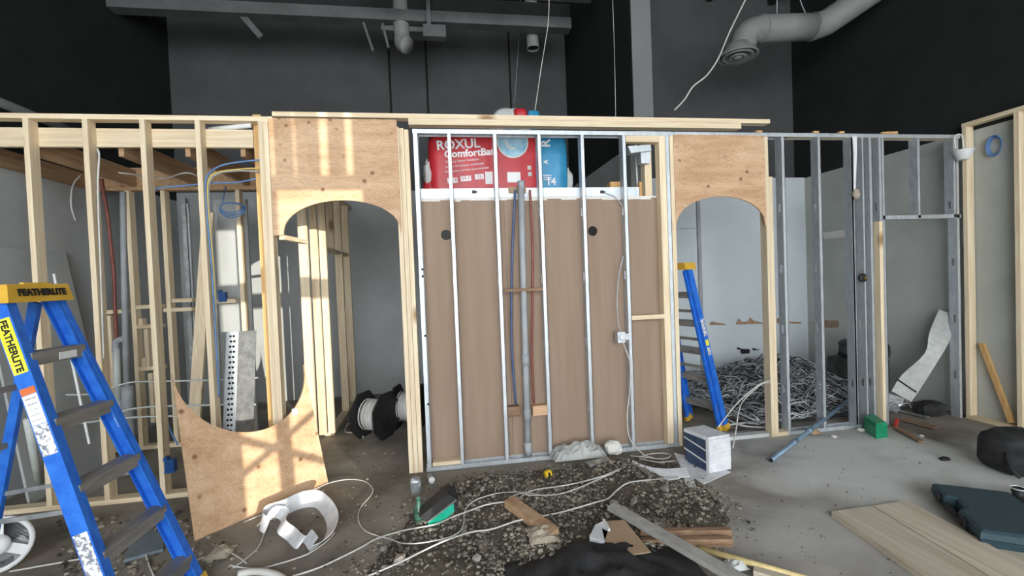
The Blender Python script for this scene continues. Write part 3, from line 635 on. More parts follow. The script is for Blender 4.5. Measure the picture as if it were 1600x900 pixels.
for i, (pl_, y_, lb) in enumerate(((((858, -5), (856, 40), (845, 110), (836, 172)), 4.9, 'thin white wire hanging above the insulation bags'), (((957, -5), (960, 80), (962, 184)), 4.1, 'straight thin wire hanging beside the pier'), (((1167, -5), (1140, 50), (1122, 92), (1104, 118), (1083, 135), (1070, 155), (1054, 172)), 4.35, 'long white wire hanging past the diffuser'), (((813, 0), (812, 40), (804, 160)), 6.6, 'faint dark wire beside the open vent pipe'))):
    one('hanging_wire', G().tube(smooth(pl(pl_, y_), 4), (.005, .003, .008, .003)[i], 5), cablew if i in (0, 2) else cableg, lb, 'wire', sm=True)

# ================================================================ LADDERS
def ladder(name, label, fx, w0, w1, H, step, sf, sr, foot_m=yellow, big=True, nsteps=5, rr=.075):
    """fx maps ladder coordinates (side, front, up) to the place"""
    t = thing(name, label, 'ladder', fx(0, 0, 0))
    X = lambda z: w0+(w1-w0)*(1-z/H)
    Fr = lambda s, z: fx(s*X(z), -sf*(1-z/H), z)
    Re = lambda s, z: fx(s*(X(z)-.03), sr*(1-z/H)+.03, z)
    fdir = fx(0, 1, 0)-fx(0, 0, 0); sdir = fx(1, 0, 0)-fx(0, 0, 0)
    rails = {}
    for s in (-1, 1):
        r_ = part('front_rail', G().beam(Fr(s, .05), Fr(s, H-.03), rr, .026, fdir), blue, t); rails[s] = r_
        # channel lips
        o = sdir*(-s)*.018
        for k in (-1, 1): part('rail_lip', G().beam(Fr(s, .05)+o*1.2+fdir*k*(rr/2-.004), Fr(s, H-.05)+o*1.2+fdir*k*(rr/2-.004), .008, .03, fdir), blue, r_)
        part('foot', G().beam(Fr(s, .0), Fr(s, .07), rr+.02, .04, fdir), foot_m, t)
        part('rear_rail', G().beam(Re(s, .04), Re(s, H-.06), .045, .026, fdir), blue, t)
        part('foot', G().beam(Re(s, .0), Re(s, .05), .06, .035, fdir), foot_m, t)
    for k in range(1, nsteps+1):
        z = H-step*k
        if z < .05: break
        a, b = Fr(-1, z), Fr(1, z); a = a+sdir*.014; b = b-sdir*.014
        st = part('step', G().beam(a+V(0, 0, .01), b+V(0, 0, .01), .085, .014, fdir), alu, t)
        part('step_lip', G().beam(a-fdir*.04-V(0, 0, .02), b-fdir*.04-V(0, 0, .02), .006, .05, fdir), alu, st)
        part('step_lip', G().beam(a+fdir*.04-V(0, 0, .02), b+fdir*.04-V(0, 0, .02), .006, .05, fdir), alu, st)
    for k in range(1, 4):
        z = H-step*(k+.6); part('rear_bar', G().beam(Re(-1, z), Re(1, z), .03, .012, (0, 0, 1)), alu, t)
    return t, Fr, Re, fdir, sdir, X
lx, ly, lyaw = -2.023, 2.538, 1.531
cs, sn = math.cos(lyaw), math.sin(lyaw)
fx1 = lambda x, y, z: V(lx+x*cs-y*sn, ly+x*sn+y*cs, z)
H = 1.727
t, Fr, Re, fd, sd, Xf = ladder('step_ladder', 'big blue step ladder with a yellow top cap in front', fx1, .138, .272, H, .307, .573, .504)
g = G(); zc = H+.01
capo = lambda x, y, z: fx1(x, y, zc+z)
g.hexa([capo(-.175, -.085, -.065), capo(.175, -.085, -.065), capo(.175, .12, -.065), capo(-.175, .12, -.065), capo(-.16, -.07, .02), capo(.16, -.07, .02), capo(.16, .10, .02), capo(-.16, .10, .02)])
cap = part('top_cap', g, yellow, t)
part('tool_rim', G().beam(capo(-.08, -.06, .022), capo(.06, -.06, .022), .02, .012, fd), yellow, cap)
n_f = -fd
text('FEATHERLITE', .043, capo(0, -.0815, -.02)+n_f*.003, sd, capo(0, .015, .085)-capo(0, 0, 0), ink, t, bold=.0028)
# spreaders and stickers on the near rail
for s in (-1, 1):
    for za, zb_ in ((.72, .66),): part('spreader', G().beam(Fr(s, za)-sd*s*.0, (Fr(s, za)+Re(s, zb_))/2, .022, .006, (0, 0, 1)).beam((Fr(s, za)+Re(s, zb_))/2, Re(s, zb_), .022, .006, (0, 0, 1)), galvd, t)
rd = Fr(-1, .2)-Fr(-1, 1.5); rd /= np.linalg.norm(rd); out = -sd
def rail_sticker(z0, z1, wd, m, nm='sticker', off=.0):
    a, b = Fr(-1, z0)+out*.0145, Fr(-1, z1)+out*.0145
    return part(nm, G().beam(a-rd*0, b, wd, .002, fd), m, t)
rail_sticker(1.60, 1.35, .062, yelst)
text('FEATHERLITE', .042, Fr(-1, 1.475)+out*.0165, rd, -fd, ink, t, bold=.0015)
rail_sticker(1.285, 1.255, .062, orange); rail_sticker(1.253, 1.12, .062, white); 
for k in range(5): rail_sticker(1.24-.024*k, 1.232-.024*k, .05, ink, 'printed_line') if k > 4 else rail_sticker(1.238-.024*k, 1.233-.024*k, .046, stick, 'printed_line')
rail_sticker(1.118, .98, .062, stick)
rail_sticker(.62, .40, .062, stick)
a, b = Fr(1, 1.03)-sd*.033, Fr(1, .98)-sd*.033
part('sticker', G().beam(Fr(1, 1.05)-sd*.0145-fd*.02, Fr(1, .98)-sd*.0145-fd*.02, .02, .002, fd), stick, t)
m_ = Fr(0, H-.307)-fd*.044; part('sticker', G().beam(m_-sd*.01+V(0, 0, -.02), m_+sd*.09+V(0, 0, -.02), .002, .035, fd), white, t)
# second ladder, folded, behind the right arch
bR, bL = PZ(1135, 672), V(2.72, 4.78, 0); mid = (bR+bL)/2; sdir2 = (bR-bL)/np.linalg.norm(bR-bL)
top = PX(1056, 432, 2.44); fdir2 = np.cross(V(0, 0, 1), sdir2)        # horizontal, away from the climber
if fdir2[0] > 0: fdir2 = -fdir2
H2 = 1.76; lean = .30
fx2 = lambda x, y, z: mid+sdir2*x+fdir2*(y+lean*z/H2*1.45)+V(0, 0, z)
t, Fr2, Re2, fd2, sd2, X2 = ladder('step_ladder', 'folded blue step ladder leaning behind the right arch', fx2, .16, np.linalg.norm(bR-bL)/2, H2, .30, .0, .03, rr=.07)
part('top_cap', G().hexa([fx2(sx*.2, sy, H2+z_) for z_, dd in ((-.05, 0), (.02, 0)) for sx, sy in ((-1, -.06), (1, -.06), (1, .1), (-1, .1))]), yellow, t)
for z0, z1, m_ in ((1.20, 1.02, stick), (.98, .92, yelst), (.9, .82, stick)): part('sticker', G().beam(Fr2(1, z0)+sd2*.0145, Fr2(1, z1)+sd2*.0145, .045, .002, fd2), m_, t)

# ================================================================ PLYWOOD OFFCUT
BL, BR = V(-1.732, 3.316, 0), V(-1.042, 4.027, 0); e = (BR-BL)/np.linalg.norm(BR-BL); n_ = V(-e[1], e[0], 0); wv = n_*math.sin(.262)+V(0, 0, math.cos(.262)); nn = np.cross(e, wv)
W = np.linalg.norm(BR-BL); h1_, h2_ = 1.15, 1.035
def ep(s, h): return BL+e*s*W+wv*h
arc = []
for i in range(25):
    s = .5-.5*math.cos(math.pi*i/24); top_h = h1_+(h2_-h1_)*s
    dip = .50*math.sqrt(max(0, 1-(2*s-1)**2))**1.0
    arc.append(ep(.015+.97*s, top_h-dip))
bot = [ep((.5-.5*math.cos(math.pi*i/24)), .0) for i in range(25)]
bo = np.cross(e, wv); bo = bo if bo[1] > 0 else -bo
t = thing('plywood_offcut', 'sunlit plywood offcut with a curved cut leaning by the ladder', 'plywood', (BL+BR)/2)
part('sheet', G().band(arc, bot, bo*.016), plym, t)
c = ep(.83, .66)-bo*.002; part('sticker', G().beam(c-wv*.028, c+wv*.028, .045, .002, e), stick, t)
# perforated steel panel behind it
t = thing('perforated_steel_track', 'perforated galvanised steel piece standing behind the plywood offcut', 'steel track', V(-1.83, 4.24, 0))
Pt = lambda x, z: V(-1.955+x+.065*z/1.32, 4.17+.1*z/1.32, z)
part('face', G().hexa([Pt(0, 0), Pt(.10, 0), Pt(.10, 0)+V(0, .002, 0), Pt(0, 0)+V(0, .002, 0), Pt(0, 1.32), Pt(.10, 1.32), Pt(.10, 1.32)+V(0, .002, 0), Pt(0, 1.32)+V(0, .002, 0)]), galv, t)
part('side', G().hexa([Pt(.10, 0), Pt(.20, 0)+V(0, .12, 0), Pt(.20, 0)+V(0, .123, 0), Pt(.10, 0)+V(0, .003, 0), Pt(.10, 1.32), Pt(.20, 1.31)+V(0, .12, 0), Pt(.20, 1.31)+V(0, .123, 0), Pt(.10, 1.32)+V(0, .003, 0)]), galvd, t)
for k in range(22):
    for x in (.035, .062):
        c = Pt(x+(.006 if k % 2 else 0), 1.28-k*.045); part('hole', G().lathe(c+V(0, -.001, 0), [(.011, 0), (.011, .0015)], (0, 1, 0), 8), holem, t)
# ================================================================ LEFT CLUTTER
g = G().hexa([V(XL+.28, 3.95, 0), V(XL+.28, 5.15, 0), V(XL+.30, 5.15, 0), V(XL+.30, 3.95, 0), V(XL+.01, 3.95, 2.05), V(XL+.01, 5.05, 2.05), V(XL+.03, 5.05, 2.05), V(XL+.03, 3.95, 2.05)])
g = G().hexa([V(XL+.28, 4.2, 0), V(XL+.28, 5.15, 0), V(XL+.30, 5.15, 0), V(XL+.30, 4.2, 0), V(XL+.01, 4.2, 2.12), V(XL+.01, 5.08, 2.12), V(XL+.03, 5.08, 2.12), V(XL+.03, 4.2, 2.12)])
one('gypsum_sheet', g, greywall, 'grey board sheet leaning on the left wall behind the ladder', 'wall board')
# steel studs and pipes behind the left studs
for i, (px, m_, w_, lb) in enumerate(((118, galvd, .04, 'thin steel stud between the first two pine studs'), (190, galvd, .035, 'thin steel stud right of the red pipe'), (279, galvd, .05, 'steel stud behind the third pine stud'))):
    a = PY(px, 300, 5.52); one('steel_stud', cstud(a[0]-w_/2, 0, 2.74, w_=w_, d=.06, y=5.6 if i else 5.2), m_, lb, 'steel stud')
one('sprinkler_pipe', G().tube(smooth([V(PY(159, 290, 5.35)[0], 5.35, 2.9)]+pl([(160, 292), (168, 335), (172, 372), (178, 430), (180, 490), (183, 530)], 5.35)), .017, 8), pexr, 'rust-red pipe hanging behind the left studs', 'pipe', sm=True)
a = PY(171, 366, 5.19); 
t = thing('drain_pipe', 'grey drain pipe with a trap behind the second pine stud', 'pipe', PZ(202, 660))
yq = 5.0
part('pipe', G().tube(pl([(192, 300), (194, 440), (198, 605)], yq), .026, 12), greypipe, t, True)
part('hub', G().tube(pl([(198.5, 603), (199, 620)], yq)+[V(PY(201, 680, yq)[0], yq, 0)], .05, 14), greypipe, t, True)
part('elbow', G().tube(smooth(pl([(194, 530), (186, 531), (181, 536), (181, 550)], yq), 4), .03, 12), greypipe, t, True)
part('side_pipe', G().tube(pl([(181.5, 545), (184, 625)], yq), .03, 12), palepipe, t, True)
part('trap', G().tube(smooth(pl([(184, 625), (188, 640), (196, 640), (199, 628)], yq), 4), .034, 12), greypipe, t, True)
for (xa1, xa2, py0, py1, lb) in ((283, 312, 318, 640, 'pale panel standing behind the leaning pine board'), (333, 402, 312, 640, 'white panel catching the sun behind the left studs')):
    a, b = PY(xa1, py0, 5.62), PY(xa2, py1, 5.62); tp = thing('door_panel', lb, 'panel', ((a[0]+b[0])/2, 5.63, 0))
    part('panel', G().box(a[0], b[0], 5.62, 5.65, 0, a[2]), greywall, tp)
    part('panel_edge', G().box(a[0], b[0], 5.612, 5.62, a[2]-.05, a[2]).box(a[0], a[0]+.04, 5.612, 5.62, 0, a[2]-.05), greywall, tp)
# cables and blue boxes
ybx = D-.0
blu = [((406, 250), (375, 253), (345, 259), (326, 272), (321, 290), (323, 330), (331, 420), (339, 560), (342, 620)), ((406, 263), (380, 264), (345, 268), (328, 277), (324, 300), (327, 345), (334, 430), (341, 600)), ((406, 268), (372, 267), (345, 270), (330, 279), (326, 300), (329, 350), (336, 440), (343, 610))]
for i, (l, m_) in enumerate(zip(blu, (cableb, cabley, cableg))):
    one('cable', G().tube(smooth(pl(l, D+.03+.012*i), 5), .0075 if i == 0 else .006, 6), m_, '%s cable bending down beside the fourth pine stud' % ('blue', 'yellow', 'grey')[i], 'cable', sm=True)
one('cable', G().tube(smooth(pl([(405, 278), (370, 285), (330, 286), (290, 290), (255, 293), (241, 300), (243, 340), (250, 500), (252, 590), (262, 660), (278, 695)], D+.11), 5), .007, 6), cableb, 'thin blue cable running down behind the third pine stud', 'cable', sm=True)
for (px, py, lb, yy) in ((263, 729, 'blue electrical box low on the third pine stud', D-.01), (346, 464, 'blue electrical box on a small cross block', 5.34)):
    a = PY(px, py, yy); t = thing('electrical_box', lb, 'electrical box', a); k = 1 if py > 600 else 1.0
    part('box', G().box(a[0]-.03, a[0]+.04, yy, yy+.05, a[2]-.05, a[2]+.05), bluebox, t)
    part('bracket', G().box(a[0]-.035, a[0]-.01, yy-.002, yy+.05, a[2]+.05, a[2]+.075), bluebox, t); part('rim', G().box(a[0]-.034, a[0]+.044, yy-.004, yy, a[2]-.054, a[2]-.044).box(a[0]-.034, a[0]+.044, yy-.004, yy, a[2]+.044, a[2]+.054), bluebox, t)
a = PY(362, 325, 5.2); g = G()
for k in range(3): g.tube([V(a[0]+(.11+.008*k)*math.cos(an), 5.2+.03*math.sin(2*an)+.01*k, a[2]+(.05+.015*k)*math.sin(an)-.01*k) for an in np.linspace(0, 6.283, 22, endpoint=False)], .008, 6, closed=True)
g.tube(smooth([PZ(353, 288, 2.85)]+pl([(350, 305), (346, 322)], 5.2), 4), .006, 6)
one('cable_coil', g, cableb, 'loose coil of blue cable hanging behind the left studs', 'cable coil', sm=True)
for i, (l, yy) in enumerate((([(0, 618), (60, 615), (140, 616), (200, 598), (250, 596), (330, 594), (405, 590)], 4.75), ([(0, 652), (60, 645), (140, 660), (200, 640), (270, 634), (400, 632)], 4.55), ([(0, 672), (60, 672), (120, 662), (210, 652), (280, 650)], 4.6))):
    one('supply_line', G().tube(smooth(pl(l, yy), 4), .009, 6), palepipe, 'pale thin line strung level behind the left studs, %s' % ('the highest of three', 'the middle of three', 'the lowest of three')[i], 'tube', 'pale lines strung behind the left studs', sm=True)
one('cable', G().tube(smooth(pl([(126, 790-565), (152, 232), (155, 245), (153, 300), (158, 440), (162, 560)], D-.004)[1:], 5), .007, 6), cablew, 'white cable stapled down the second pine stud', 'cable', sm=True)
one('cable', G().tube(smooth([PZ(185, 270, 2.815), PZ(205, 272, 2.815), PZ(222, 276, 2.815)], 4), .008, 6), cablew, 'short white cable across the brown joists, left of the third stud', 'cable', sm=True)
one('cable', G().tube(smooth([PZ(243, 279, 2.815), PZ(262, 278, 2.815), PZ(290, 270, 2.815), PZ(312, 276, 2.815)], 4), .008, 6), cablew, 'short white cable across the brown joists, right of the third stud', 'cable', sm=True)
one('cable', G().tube(smooth([PX(px, py, XL+.05) for px, py in ((126, 274), (114, 290), (111, 320), (118, 345))], 4), .008, 6), cablew, 'white cable looping down from the ledger on the left wall', 'cable', sm=True)
one('pipe_offcut', G().tube([V(*PZ(64, 772)), PY(43, 655, 3.95)], .026, 10), palepipe, 'pale plastic pipe leaning behind the ladder rail', 'pipe', sm=True)
one('thin_rod', G().tube([PY(138, 668, 4.2)*V(1, 1, 0)+V(0, 0, .46), PY(84, 428, 4.2)], .01, 6), white, 'thin white rod leaning behind the ladder top', 'rod')
one('fluorescent_tube', G().tube([PZ(318, 203, 3.056), PZ(392, 196, 3.056)], .02, 8), white, 'white tube lying above the left header board', 'tube', sm=True)
# white cable reel lower left
c = PZ(28, 885)+V(0, 0, .17); c = V(-2.80, 3.22, .165)
t = thing('cable_reel', 'white spoked reel standing behind the ladder leg', 'reel', c*V(1, 1, 0)); ax = V(.55, -.83, .25)
part('rim', G().lathe(c, [(.165, -.02), (.165, .02), (.14, .02), (.14, -.02), (.165, -.02)], ax, 28), white, t, True)
part('hub', G().lathe(c, [(.06, -.03), (.06, .03), (.03, .035)], ax, 18), white, t, True)
a1 = np.cross(ax, V(0, 0, 1)); a1 /= np.linalg.norm(a1); a2 = np.cross(ax/np.linalg.norm(ax), a1)
for k in range(3):
    an = k*2.094+.5; d_ = a1*math.cos(an)+a2*math.sin(an); part('spoke', G().beam(c+d_*.05, c+d_*.145, .055, .02, np.cross(ax, d_)), white, t)
g = G().prism([PZ(193, 880), PZ(255, 862), PZ(255, 835, .0), PZ(236, 833, 0), PZ(205, 850)], (0, 0, .02))
one('board_scrap', g, bluegrey, 'blue grey board scrap on the floor under the ladder', 'board scrap')
# tape coil: white foam ribbon
def ribbon(pts, wv_, th=.003, k=6):
    P = smooth(pts, k); w_ = [V(*x) for x in smooth(wv_, k)] if hasattr(wv_[0], '__len__') else [V(*wv_)]*len(P)
    return G().band([p_-q_/2 for p_, q_ in zip(P, w_)], [p_+q_/2 for p_, q_ in zip(P, w_)], (0, .002, th))
l = [(418, 822), (408, 815), (414, 803), (440, 795), (470, 782), (495, 780), (512, 795), (520, 815), (514, 835), (500, 850), (485, 858)]
P = [PZ(px, py, .05) for px, py in l]
one('foam_tape', ribbon(P, [V(.02, .06, .07), V(.01, .05, .09), V(.0, .05, .09), V(0, .05, .10), V(0, .06, .10), V(.02, .06, .1), V(.06, .03, .09), V(.08, 0, .08), V(.07, -.03, .06), V(.05, -.05, .06), V(.03, -.05, .06)]), foam, 'loop of white foam tape lying before the plywood offcut', 'foam tape')
l = [(408, 815), (425, 800), (445, 805), (440, 822), (455, 835), (470, 848), (480, 838), (490, 850)]
one('foam_tape', ribbon([PZ(px, py, .045+.02*(i % 2)) for i, (px, py) in enumerate(l)], [V(.05, .03, .06)]*8), foam, 'crumpled white tape tail inside the foam loop', 'foam tape')

# ================================================================ CABLE SPOOLS inside the arch
def spool(cx, cy, rot, lb):
    t = thing('cable_spool', lb, 'cable spool', (cx, cy, 0)); ax = V(math.cos(rot), math.sin(rot), 0); si = V(-math.sin(rot), math.cos(rot), 0)
    for s in (-1, 1):
        c = V(cx, cy, .25)+ax*s*.13
        out = [c+si*math.cos(a)*.25*k+V(0, 0, math.sin(a)*.25*k) for a in np.linspace(math.pi/8, math.pi/8+2*math.pi, 8, endpoint=False) for k in (1.06,)]
        zmin = min(p_[2] for p_ in out); out = [p_-V(0, 0, zmin) for p_ in out]
        part('side_plate', G().prism(out, ax*.02*s), blackm, t)
    part('winding', G().lathe(V(cx, cy, .25)-ax*.12, [(.10, 0), (.15, .03), (.165, .12), (.15, .21), (.10, .24)], ax, 20), cablew, t, True)
    g = G()
    for k in range(6):
        c = V(cx, cy, .25)+ax*(-.1+.04*k); g.tube([c+(si*math.cos(a)+V(0, 0, math.sin(a)))*.163 for a in np.linspace(0, 6.283, 20, endpoint=False)], .008, 5, closed=True)
    part('cable_turns', g, cablew, t, True)
    part('hub', G().lathe(V(cx, cy, .25)-ax*.16, [(.06, 0), (.06, .32)], ax, 14), blackm, t)
spool(-.80, 5.12, -.45, 'black spool of white cable standing inside the left arch')
spool(-.45, 5.35, -.25, 'second black spool in shadow by the arch post')
one('cable', G().tube(smooth([PZ(565, 655, .02), PZ(545, 662, .03), PZ(540, 675, .02), PZ(562, 676, .02), PZ(568, 684, .02)]), .008, 6), cablew, 'short white cable curling left of the black spool', 'cable', sm=True)

# ================================================================ GRAVEL TRENCH
poly = [PZ(*p_) for p_ in ((540, 930), (600, 850), (640, 800), (700, 757), (760, 742), (870, 728), (1000, 712), (1062, 722), (1115, 765), (1150, 815), (1110, 860), (1040, 930))]
poly = np.array([(p_[0], p_[1]) for p_ in poly])
def inside(x, y):
    n = len(poly); c = False; dmin = 9; j = n-1
    for i in range(n):
        xi, yi = poly[i]; xj, yj = poly[j]
        if (yi > y) != (yj > y) and x < (xj-xi)*(y-yi)/(yj-yi)+xi: c = not c
        ex, ey = xj-xi, yj-yi; tt = max(0, min(1, ((x-xi)*ex+(y-yi)*ey)/(ex*ex+ey*ey))); dmin = min(dmin, math.hypot(x-xi-tt*ex, y-yi-tt*ey)); j = i
    return dmin if c else -dmin
def hgt(x, y):
    d = inside(x, y)
    if d < 0: return 0
    k = min(1, d/.22); k = k*k*(3-2*k)
    lim = 1 if y < 3.9 else max(0, 1-(y-3.9)/.12)
    return k*lim*(.045+.03*math.sin(5*x+1)*math.sin(4*y)+.02*math.sin(11*x+3*y))
gx0, gx1, gy0, gy1 = poly[:, 0].min(), poly[:, 0].max(), poly[:, 1].min(), poly[:, 1].max()
g = G().grid(lambda u, v_: V(gx0+(gx1-gx0)*u, gy0+(gy1-gy0)*v_, (lambda x, y: hgt(x, y)-.004 if inside(x, y) > 0 else -.02)(gx0+(gx1-gx0)*u, gy0+(gy1-gy0)*v_)), 60, 60)
one('earth_mound', g, dirt, 'dark disturbed earth in the middle of the floor', 'earth', kind='stuff', sm=True)
ico_v = []; ph = (1+5**.5)/2
for a, b in ((-1, ph), (1, ph), (-1, -ph), (1, -ph)): ico_v.append((a, b, 0))
for a, b in ((-1, ph), (1, ph), (-1, -ph), (1, -ph)): ico_v.append((0, a, b))
for a, b in ((ph, -1), (ph, 1), (-ph, -1), (-ph, 1)): ico_v.append((a, 0, b))
ico_v = np.array(ico_v)/math.hypot(1, ph)
ico_f = [(0, 11, 5), (0, 5, 1), (0, 1, 7), (0, 7, 10), (0, 10, 11), (1, 5, 9), (5, 11, 4), (11, 10, 2), (10, 7, 6), (7, 1, 8), (3, 9, 4), (3, 4, 2), (3, 2, 6), (3, 6, 8), (3, 8, 9), (4, 9, 5), (2, 4, 11), (6, 2, 10), (8, 6, 7), (9, 8, 1)]
def stone(g, c, r_):
    q = ico_v*(1+.5*(rng.random((12, 1))-.5))*V(1, .8, .6)*r_; an = rng.random()*6.28; ca, sa = math.cos(an), math.sin(an)
    q = np.stack([q[:, 0]*ca-q[:, 1]*sa, q[:, 0]*sa+q[:, 1]*ca, q[:, 2]], -1); g.add(q+V(*c), ico_f)
g = G(); n = 0
while n < 11000:
    x, y = rng.uniform(gx0-.1, gx1+.1), rng.uniform(gy0, gy1); d = inside(x, y)
    if d < -.12 or rng.random() > (.25+.75*min(1, max(0, (d+.1)/.3)))*(.6+.4*math.sin(7*x+2)*math.sin(6*y+1)): continue
    if y > 4.03: continue
    r_ = .005+.014*rng.random()**3; stone(g, (x, y, hgt(x, y)+r_*.25), r_); n += 1
for _ in range(420):
    p_ = PZ(rng.uniform(330, 680), rng.uniform(690, 900)); r_ = .004+.012*rng.random()**3; stone(g, (p_[0], p_[1], r_*.3), r_)
for _ in range(200):
    p_ = PZ(rng.uniform(1080, 1450), rng.uniform(670, 900)); r_ = .003+.007*rng.random()**3; stone(g, (p_[0], p_[1], r_*.3), r_)
for _ in range(260):
    p_ = PZ(rng.uniform(90, 330), rng.uniform(800, 900)); r_ = .008+.02*rng.random()**2; stone(g, (p_[0], p_[1], r_*.3), r_)
one('gravel', g, gravm, 'loose grey gravel spread over the trench', 'gravel', kind='stuff')
for i, (px, py, r_, lb) in enumerate(((760, 768, .035, 'loose rock above the crossing white cables'), (935, 735, .05, 'large pale rock near the plastic sheet'), (960, 800, .04, 'loose rock beside the steel strip end'), (1040, 780, .045, 'large loose rock on the right of the gravel'), (705, 815, .04, 'flat rock right of the teal tray'), (625, 890, .05, 'flat dark rock at the bottom of the gravel'), (705, 757, .03, 'small rock below the bottom track'), (990, 790, .04, 'rounded rock above the steel strip'), (745, 880, .035, 'pale rock near the black sheet'), (600, 862, .035, 'rock left of the gravel edge'))):
    g = G(); p_ = PZ(px, py); stone(g, (p_[0], p_[1], hgt(p_[0], p_[1])+r_*.4), r_); one('rock', g, rockm, lb, 'rock', 'larger rocks in the gravel')
# ================================================================ CABLES ON THE FLOOR
def fl(pts, sc=(1, 0, 0), z=.012):
    s, ox, oy = sc; out = []
    for x, y in pts:
        px, py = x*s+ox, y*s+oy; p_ = PZ(px, py, z); h = hgt(p_[0], p_[1]); out.append(PZ(px, py, z+h*1.0+(.012 if h > .01 else 0)))
    return out
A = (.2625, 380, 740); B = (.25, 780, 740)
def cvt(l, sc): return [(x*sc[0]+sc[1], y*sc[0]+sc[2]) for x, y in l]
cabs = [
 (cvt([(-60, 560), (0, 520), (60, 470), (100, 420), (125, 340), (105, 300), (150, 250)], A), .006, 'white cable climbing to the foam tape loop'),
 (cvt([(-80, 545), (0, 560), (100, 565), (200, 540), (300, 510), (400, 470), (500, 400), (545, 350)], A), .006, 'white cable skirting the lower side of the foam loop'),
 (cvt([(0, 290), (120, 240), (230, 190), (380, 120), (500, 60), (620, 35), (720, 45), (770, 90), (755, 135), (700, 200), (685, 270), (720, 335), (800, 370), (880, 390), (950, 415), (1080, 410), (1250, 370), (1310, 310), (1320, 220), (1380, 160), (1500, 120), (1600, 110), (1700, 115), (1800, 135)], A), .005, 'thin white cable making a wide loop across the floor'),
 (cvt([(290, 612), (450, 560), (600, 490), (700, 440), (800, 385), (950, 340), (1040, 322), (1150, 300), (1240, 260), (1350, 220), (1450, 185), (1560, 168)], A)+[(800, 786), (830, 767), (880, 759), (920, 750), (952, 740), (985, 722)], .007, 'long white cable passing under the teal tray'),
 (cvt([(740, 612), (950, 520), (1050, 470), (1200, 400), (1350, 350), (1480, 330), (1600, 290)], A)+cvt([(160, 285), (350, 250), (500, 210), (600, 180), (680, 155), (740, 100), (800, 60), (880, 45), (1000, 35), (1130, 30)], B), .007, 'long white cable nearest the camera across the gravel'),
 (cvt([(60, 150), (130, 125), (200, 135), (360, 130), (480, 95), (600, 45), (690, 5), (800, -50)], B), .006, 'white cable lying beside the long one near the wood block'),
 ([(15, 893), (60, 885), (100, 878), (130, 873), (170, 872)], .007, 'white cable on the floor behind the near ladder rail'),
 ([(245, 824), (232, 845), (228, 862), (232, 880), (240, 899)], .006, 'white cable hooking past the ladder foot'),
 ([(330, 868), (350, 860), (372, 870), (385, 880)], .005, 'short white cable end below the plywood offcut'),
 ([(985, 712), (1005, 714), (1035, 717), (1048, 712), (1035, 708), (1012, 710), (1000, 716), (1030, 722), (1055, 720)], .006, 'white cable coiled flat at the foot of the wall'),
]
for l, r_, lb in cabs: one('floor_cable', G().tube(smooth(fl(l), 5), r_*.78, 6), cablew, lb, 'cable', sm=True)
one('hose', G().tube(smooth(fl([(372, 897), (395, 893), (420, 895), (440, 902), (455, 915)], z=.02), 4), .02, 8), cablew, 'thick white hose at the bottom edge of the view', 'hose', sm=True)

# ================================================================ CENTRE FLOOR OBJECTS
def zf(px, py): p_ = PZ(px, py); return hgt(p_[0], p_[1])
h = .078
g = G().prism([PZ(788, 782, h+.05), PZ(803, 775, h+.05), PZ(873, 824, h+.05), PZ(860, 835, h+.05)], (0, 0, -.05))
one('lumber_offcut', g, mat('reddish_offcut', (.42, .25, .14), (.6, .42, .27), 6, .7, stretch=(2, 2, 2), bump=.05), 'short reddish lumber offcut lying on the gravel', 'lumber')
t = thing('parts_tray', 'teal and black plastic tray on the gravel edge', 'tray', PZ(685, 815))
yt_ = 3.03
def up_(l, y): return [PY(px, py, y) for px, py in l]
part('tray', G().prism(up_([(668, 817), (713, 783), (712, 797), (700, 808), (672, 823)], yt_), (0, .10, 0)), teal, t)
part('lid', G().prism(up_([(655, 809), (699, 772), (713, 779), (668, 815)], yt_-.01), (.0, .12, .015)), blackm, t)
part('lid_edge', G().beam(PY(668, 816, yt_-.015), PY(713, 781, yt_-.015), .008, .006, (0, 0, 1)), alu, t)
part('end_cap', G().prism(up_([(708, 778), (716, 781), (716, 797), (710, 800)], yt_-.012), (0, .1, 0)), blackm, t)
a = PZ(656, 815, .0); 
g = G().lathe(PZ(657, 826, .0), [(.030, 0), (.036, .008), (.036, .12), (.03, .15), (.014, .175), (.014, .20), (.016, .20), (.016, .21)], (-.04, .12, 1), 16)
one('glass_bottle', g, glassg, 'green glass bottle beside the teal tray', 'bottle', sm=True)
g = G().blob(PZ(650, 770)+V(0, 0, .06), (.045, .04, .065), .5, .12, 14, 10, 31); one('hardware_bag', g, galvd, 'clear bag of metal fixings at the arch post foot', 'bag')
a = PZ(673, 756); t = thing('light_bulb', 'small bulb with a holder lying below the steel track', 'light bulb', a)
part('bulb', G().blob(a+V(.01, 0, .03), (.028, .028, .03), 1, 0, 12, 8), white, t, True); part('holder', G().lathe(a+V(0, .02, .03), [(.02, 0), (.025, .05), (.015, .06)], (-.3, 1, .3), 10), galvd, t)
a = PZ(857, 741, .075); t = thing('tape_measure', 'small yellow tape measure below the steel track', 'tape measure', a-V(0, 0, .03))
part('case', G().lathe(a-V(.03, 0, 0), [(.024, 0), (.028, .006), (.028, .05), (.024, .056)], (1, .25, .1), 14), tape, t); part('label_band', G().lathe(a-V(.012, -.004, 0), [(.0285, 0), (.0285, .02)], (1, .25, .1), 14), ink, t)
